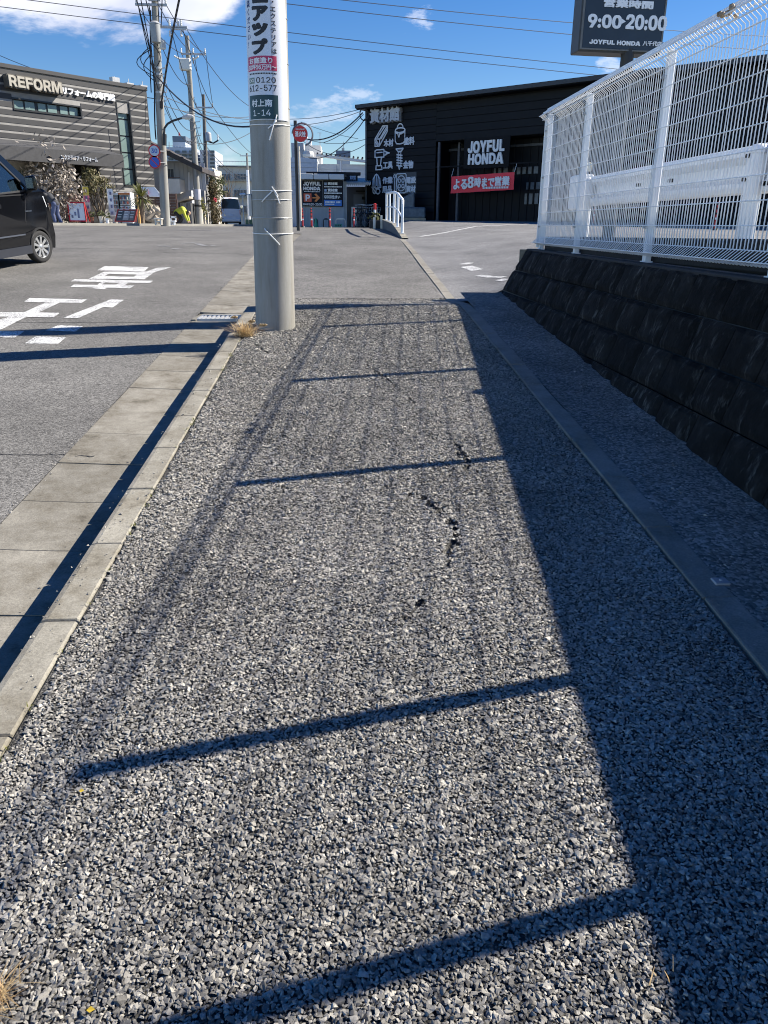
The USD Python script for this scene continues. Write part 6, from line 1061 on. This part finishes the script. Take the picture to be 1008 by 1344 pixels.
        pp(t, 'belt_trim', bend(sbox(-2.9, 1.175, -.30, 1.195), 0, .008, s), BLACKP)
        if detail:
            y = s * .80; pp(t, 'mirror', (lambda a: a)(hull(sph((-.20, s * .82, 1.30), .05, 1), sph((-.20, s * .92, 1.30), .05, 1), sph((-.20, s * .92, 1.46), .045, 1), sph((-.20, s * .80, 1.44), .045, 1), sph((-.12, s * .86, 1.36), .06, 1))), paintm, smooth=True)
            pp(t, 'mirror_glass', box(-.265, -.253, min(s * .80, s * .94), max(s * .80, s * .94), 1.29, 1.46), CHROME); pp(t, 'mirror_foot', hull(sph((-.18, s * .74, 1.24), .03, 0), sph((-.19, s * .84, 1.26), .03, 0)), BLACKP)
        hl = hull(*[sph(q, .02, 1) for q in ((.44, s * .70, .74), (.40, s * .71, .90), (.30, s * .722, 1.13), (.36, s * .56, 1.10), (.47, s * .50, .78))]); pp(t, 'headlight', hl, LAMPG, smooth=30)
        pp(t, 'tail_lamp', hull(*[sph(q, .02, 0) for q in ((-3.02, s * .70, .80), (-3.03, s * .70, 1.10), (-2.95, s * .725, 1.10), (-2.95, s * .725, .80))]), TAIL)
    pp(t, 'bumper_rear', bevel(-3.08, -2.95, -.70, .70, .30, .52, .03), paintm); pp(t, 'number_plate', bevel(-3.05, -3.03, -.17, .17, .66, .82, .004), WHITE); pp(t, 'brake_lamp', bevel(-3.0, -2.94, -.12, .12, 1.89, 1.93, .01), TAIL); pp(t, 'grille', bevel(.44, .50, -.45, .45, .62, .78, .02), DARK); pp(t, 'plate_front', bevel(.50, .515, -.17, .17, .42, .56, .004), M('plate_yellow', (.6, .5, .1), .5, .05))
    pp(t, 'underbody', box(-2.9, .40, -.62, .62, .18, .30), BLACKP); pp(t, 'floor_and_seats', cat([box(-2.9, -.2, -.66, .66, .50, .56), bevel(-1.3, -.8, -.62, -.08, .55, .85, .05), bevel(-1.42, -1.22, -.62, -.08, .8, 1.38, .05), bevel(-1.3, -.8, .08, .62, .55, .85, .05), bevel(-1.42, -1.22, .08, .62, .8, 1.38, .05), bevel(-1.40, -1.28, -.46, -.24, 1.4, 1.58, .04), bevel(-1.40, -1.28, .24, .46, 1.4, 1.58, .04), bevel(-2.3, -2.1, -.6, .6, .6, 1.40, .05)]), INTER)
    pp(t, 'dashboard', hull(box(-.30, .1, -.66, .66, .8, 1.18), box(-.5, -.4, -.66, .66, .8, 1.12)), BLACKP); pp(t, 'steering_wheel', tube([(-.58 + .1 * math.sin(a), -.35 + .18 * math.cos(a), 1.2 + .16 * math.sin(a)) for a in np.linspace(0, 6.283, 20)], .016, 6), INTER)
    for (wx_, s, st_) in ((0, -1, steer), (0, 1, steer), (-2.42, -1, 0), (-2.42, 1, 0)):
        c, s2 = math.cos(st_), math.sin(st_); yc_ = s * .66
        def wl(m):   # wheel drawn about z, outwards +z
            v, f = vf(m); o = np.stack([v[:, 0], s * v[:, 2], v[:, 1]], 1); o = np.stack([o[:, 0] * c - o[:, 1] * s2, o[:, 0] * s2 + o[:, 1] * c, o[:, 2]], 1) + np.array([wx_, yc_, .282]); return o, f
        ty = pp(t, 'wheel', wl(lathe([(.195, .065), (.205, .078), (.245, .085), (.272, .072), (.282, .05), (.282, -.05), (.272, -.075), (.2, -.08)], 36)), RUBBER, smooth=40)
        pp(ty, 'rim', wl(lathe([(.198, .070), (.196, .078), (.188, .078), (.180, .055), (.176, -.03)], 32)), ALLOY, smooth=40); pp(ty, 'brake_disc', wl(lathe([(0, .0), (.176, .0)], 24)), BLACKP); 
        sp_ = []
        for k in range(9):
            a = k / 9 * 6.283; d0 = np.array([math.cos(a), math.sin(a), 0]); e0 = np.array([-d0[1], d0[0], 0]); q = [d0 * .035 + e0 * .016, d0 * .035 - e0 * .016, d0 * .185 + e0 * .026, d0 * .185 - e0 * .026]; sp_.append(hull((np.array([p + np.array([0, 0, z]) for p, z in zip(q, (.062, .062, .066, .066))] + [p + np.array([0, 0, z]) for p, z in zip(q, (.03, .03, .045, .045))]), np.zeros((1, 3), int))))
        for m in sp_: pp(ty, 'spoke', wl(m), ALLOY)
        pp(ty, 'hub', wl(lathe([(0, .075), (.03, .072), (.045, .06), (.05, .02)], 14)), ALLOY, smooth=40)
    return t
q = ground(57, 344.5, fn=RD); van('black van with alloy wheels at the left edge of the street', (q[0], q[1], q[2]), math.radians(12.5), math.atan(.068), VBLK, TINT, steer=math.radians(-9))
D = 64.0; p = at(311, 297.5, D); zr = float(R(D)); van('small white van seen from behind, driving away past the utility poles', (p[0] - .05, D + 2.6, max(zr, p[2] - .1) + .12), math.radians(-7.5), 0, M('van_white', (.70, .71, .73), .3, .04, coat=.5), M('dark_rear_glass', (.012, .014, .018), .1, .1, spec=.7), detail=True)

# ------------------------------------------------------------------ people
def figure(bones, step=.022):
    """One continuous body: hulls of spheres at the joints, joined, refined and smoothed."""
    out = None
    for (a, ra), (b, rb) in bones:
        h = m3.Manifold.hull_points(np.vstack([vf(sph(a, ra, 2))[0], vf(sph(b, rb, 2))[0]])); out = h if out is None else out + h
    out = out.refine_to_length(step); m = out.to_mesh(); t = trimesh.Trimesh(m.vert_properties[:, :3], m.tri_verts, process=True); trimesh.smoothing.filter_taubin(t, iterations=8); return np.array(t.vertices), np.array(t.faces)
def person(label, loc, az, J, body, jacket, trousers, hair, shoes, extra=None):
    t = thing('person', label, 'person', loc=loc, rz=math.pi / 2 - az); V = lambda k: np.array(J[k], float)
    sk = [((V('head'), .095), (V('head') + (.02, 0, .04), .09)), ((V('neck'), .055), (V('head'), .07)), ((V('neck'), .07), (V('chest'), .14)), ((V('chest'), .14), (V('hip'), .13))]
    for s in 'lr': sk += [((V('sh' + s), .055), (V('el' + s), .045)), ((V('el' + s), .042), (V('wr' + s), .03)), ((V('wr' + s), .03), (V('ha' + s), .036)), ((V('hi' + s), .09), (V('kn' + s), .058)), ((V('kn' + s), .058), (V('an' + s), .042)), ((V('an' + s), .042), (V('to' + s), .035)), ((V('chest'), .11), (V('sh' + s), .065)), ((V('hip'), .12), (V('hi' + s), .1))]
    b = part(t, 'body', figure(sk), body, local=True, smooth=True)
    jk = [((V('neck') * .85 + V('chest') * .15, .085), (V('chest'), .165)), ((V('chest'), .165), (V('hip'), .155))]
    for s in 'lr': jk += [((V('chest') * .4 + V('sh' + s) * .6, .085), (V('sh' + s), .082)), ((V('sh' + s), .08), (V('el' + s), .066)), ((V('el' + s), .064), (V('wr' + s), .047))]
    part(b, 'jacket', figure(jk), jacket, local=True, smooth=True)
    tr = [((V('hip'), .145), (V('hip') + (0, 0, -.05), .14))]
    for s in 'lr': tr += [((V('hip'), .12), (V('hi' + s), .115)), ((V('hi' + s), .105), (V('kn' + s), .078)), ((V('kn' + s), .078), (V('an' + s), .064))]
    part(b, 'trousers', figure(tr), trousers, local=True, smooth=True)
    h = V('head'); part(b, 'hair', figure([((h + (-.02, 0, .05), .108), (h + (-.05, 0, .0), .10))]), hair, local=True, smooth=True)
    part(b, 'nose', hull(sph(h + (.11, 0, .0), .014, 0), sph(h + (.095, 0, .03), .01, 0)), body, local=True)
    for s in 'lr': part(b, 'shoe', figure([((V('an' + s) + (-.03, 0, -.035), .045), (V('to' + s), .042))]), shoes, local=True, smooth=True)
    if extra: extra(t, V)
    return t
SKIN = M('skin', (.42, .27, .19), .5, .06); HAIR = M('dark_hair', (.02, .016, .014), .6, .2)
def bag(t, V): part(t, 'waist_bag', hull(*[sph(V('hip') + q, .05, 1) for q in ((.16, -.10, -.02), (.2, .10, -.02), (.18, 0, .1), (.22, 0, -.08))]), M('brown_bag', (.20, .07, .035), .6, .15), local=True)
p = at(73.5, 297, 35.6)
person('person in dark jacket and blue jeans stooping forward behind the black van', (p[0] + .05, 35.6, float(R(35.6))), math.radians(-75), dict(head=(.52, 0, 1.28), neck=(.36, 0, 1.27), chest=(.20, 0, 1.14), hip=(-.05, 0, .86), shl=(.27, .19, 1.20), shr=(.27, -.19, 1.20), ell=(.42, .24, .95), elr=(.40, -.25, .96), wrl=(.60, .14, .90), wrr=(.58, -.15, .90), hal=(.68, .10, .92), har=(.66, -.11, .92), hil=(-.05, .09, .84), hir=(-.05, -.09, .84), knl=(.06, .10, .46), knr=(-.02, -.10, .46), anl=(-.02, .10, .08), anr=(-.16, -.10, .08), tol=(.14, .11, .045), tor=(.0, -.11, .045)), SKIN, M('dark_jacket', (.035, .038, .045), .8, .2), M('blue_jeans', (.06, .08, .16), .8, .15), HAIR, M('pale_shoes', (.5, .5, .5), .6, .1), bag)
p = at(240, 299, 43)
person('person in bright yellow jacket bending over beside the white gate post', (p[0] - .1, 43.0, float(R(43.0)) - .02), math.radians(95), dict(head=(.46, 0, .62), neck=(.34, 0, .70), chest=(.16, 0, .80), hip=(-.16, 0, .66), shl=(.25, .19, .74), shr=(.25, -.19, .74), ell=(.34, .22, .50), elr=(.34, -.22, .50), wrl=(.42, .16, .28), wrr=(.42, -.16, .28), hal=(.45, .14, .20), har=(.45, -.14, .20), hil=(-.16, .10, .62), hir=(-.16, -.10, .62), knl=(.06, .12, .36), knr=(.06, -.12, .36), anl=(-.14, .11, .08), anr=(-.14, -.11, .08), tol=(.02, .12, .045), tor=(.02, -.12, .045)), SKIN, M('hi_vis_yellow', (.45, .49, .05), .7, .06), M('black_trousers', (.02, .02, .024), .8, .2), HAIR, BLACKP)

# ------------------------------------------------------------------ dry weeds and grass
STRAW = leaf('straw', (.34, .22, .10), (.70, .54, .30), .2); GREENB = leaf('weed_green', (.10, .12, .03), (.26, .25, .08), .2)
def blades(c, n, h, spread, seed, lean=.6, w=.0018, base=.03):
    g = np.random.default_rng(seed); V, F = [], []; k = 0
    for i in range(n):
        az = g.random() * 6.283; l = h * g.uniform(.4, 1.1); d = np.array([math.cos(az), math.sin(az), 0]); s = np.array([-d[1], d[0], 0]); o = np.asarray(c) + np.array([g.normal(0, base), g.normal(0, base), 0]); L_ = lean * g.uniform(.2, 1.3)
        for q, ww in ((0, 1), (.4, .9), (.75, .6), (1, .1)):
            pnt = o + d * spread * L_ * q ** 1.6 + np.array([0, 0, l * (q - .35 * L_ * q * q)]); V += [pnt - s * w * ww, pnt + s * w * ww]
        F += [[k + 2 * j, k + 2 * j + 1, k + 2 * j + 3, k + 2 * j + 2] for j in range(3)]; k += 8
    return np.array(V), np.array(F)
wd = thing('dry_weed', 'clump of dry straw coloured weed at the foot of the near pole', 'weed'); p = ground(322, 441, fn=lambda x, y: SW(y)); part(wd, 'blades', blades(p, 300, .17, .20, 21, 1.0, .002, .045), STRAW)
g = np.random.default_rng(5)
for ex, ez, k in ((.22, .12, 6), (-.12, .20, 5), (.1, .16, 5)):
    q = [p + np.array([ex * s, -.02 * s, ez * math.sin(s * 1.9)]) for s in np.linspace(0, 1, 7)]; part(wd, 'seed_stalk', tube(q, .0022, 5), STRAW)
    part(wd, 'seed_head', cat([hull(sph(q[-1] + np.array([-.012 * j * np.sign(ex), 0, .004 * (j % 2)]), .009, 0), sph(q[-1] + np.array([-.012 * j * np.sign(ex) - .014, 0, -.012]), .006, 0)) for j in range(k)]), STRAW)
g0 = ground(8, 1310, fn=lambda x, y: SW(y)); gr = thing('dry_grass', 'tuft of dry golden grass at the bottom left corner of the pavement', 'dry grass'); part(gr, 'blades', cat([blades(g0 + (-.035 + .004 * k, -.05 + .02 * k, 0), 60, .045, .055, 60 + k, 1.3, .0011, .014) for k in range(4)]), STRAW)
ws = [(335, 462, 0)]
kv = []; g = np.random.default_rng(9)
for k in range(46):
    y = g.uniform(1.5, 8.6); n = meshkit.noise(np.array([[y * 2.2, 0, 4.0]]), 2)[0]
    if n < .3: continue
    kv.append(blades((-1.03 + g.normal(0, .006), y, float(SW(y))), int(3 + 7 * g.random()), .022, .02, 100 + k, .8, .0016, .008))
solo('kerb_weeds', cat(kv), GREENB, 'tiny sparse weeds in the joint between pavement and street kerb', 'weeds', kind='stuff')
ms = []
for k in range(16): c = np.array([g.uniform(1.62, 2.0), g.uniform(2.2, 5.5), 0]); c[2] = .0705 * c[1] + .006; ms.append(blades(c, 3, .012, .05, 300 + k, 1.4, .0012, .008))
c = ground(863, 1285, fn=lambda x, y: SW(y)); ms.append(blades(c + (0, 0, .012), 4, .02, .045, 400, 1.3, .0016, .02)); solo('dry_stalks', cat(ms), STRAW, 'few loose dry grass stalks lying on the shaded side of the pavement', 'dry stalks', kind='stuff')
lf = thing('fallen_leaf', 'tiny yellow fallen leaf on the gravelly pavement near the bottom edge', 'leaf'); c = ground(121, 1340, fn=lambda x, y: SW(y)); part(lf, 'blade', (np.array([c + q for q in ((-.008, 0, .014), (0, .006, .018), (.010, .001, .014), (0, -.006, .014))]), np.array([[0, 1, 2, 3]])), M('leaf_yellow', (.6, .42, .04), .6, .1))
lf = thing('fallen_leaf', 'tiny yellow fallen leaf on the gravelly pavement near the left edge shadow', 'leaf'); c = ground(108, 1046, fn=lambda x, y: SW(y)); part(lf, 'blade', (np.array([c + q for q in ((-.007, 0, .014), (0, .005, .018), (.008, .001, .014), (0, -.006, .014))]), np.array([[0, 1, 2, 3]])), M('leaf_yellow', (.6, .42, .04), .6, .1))
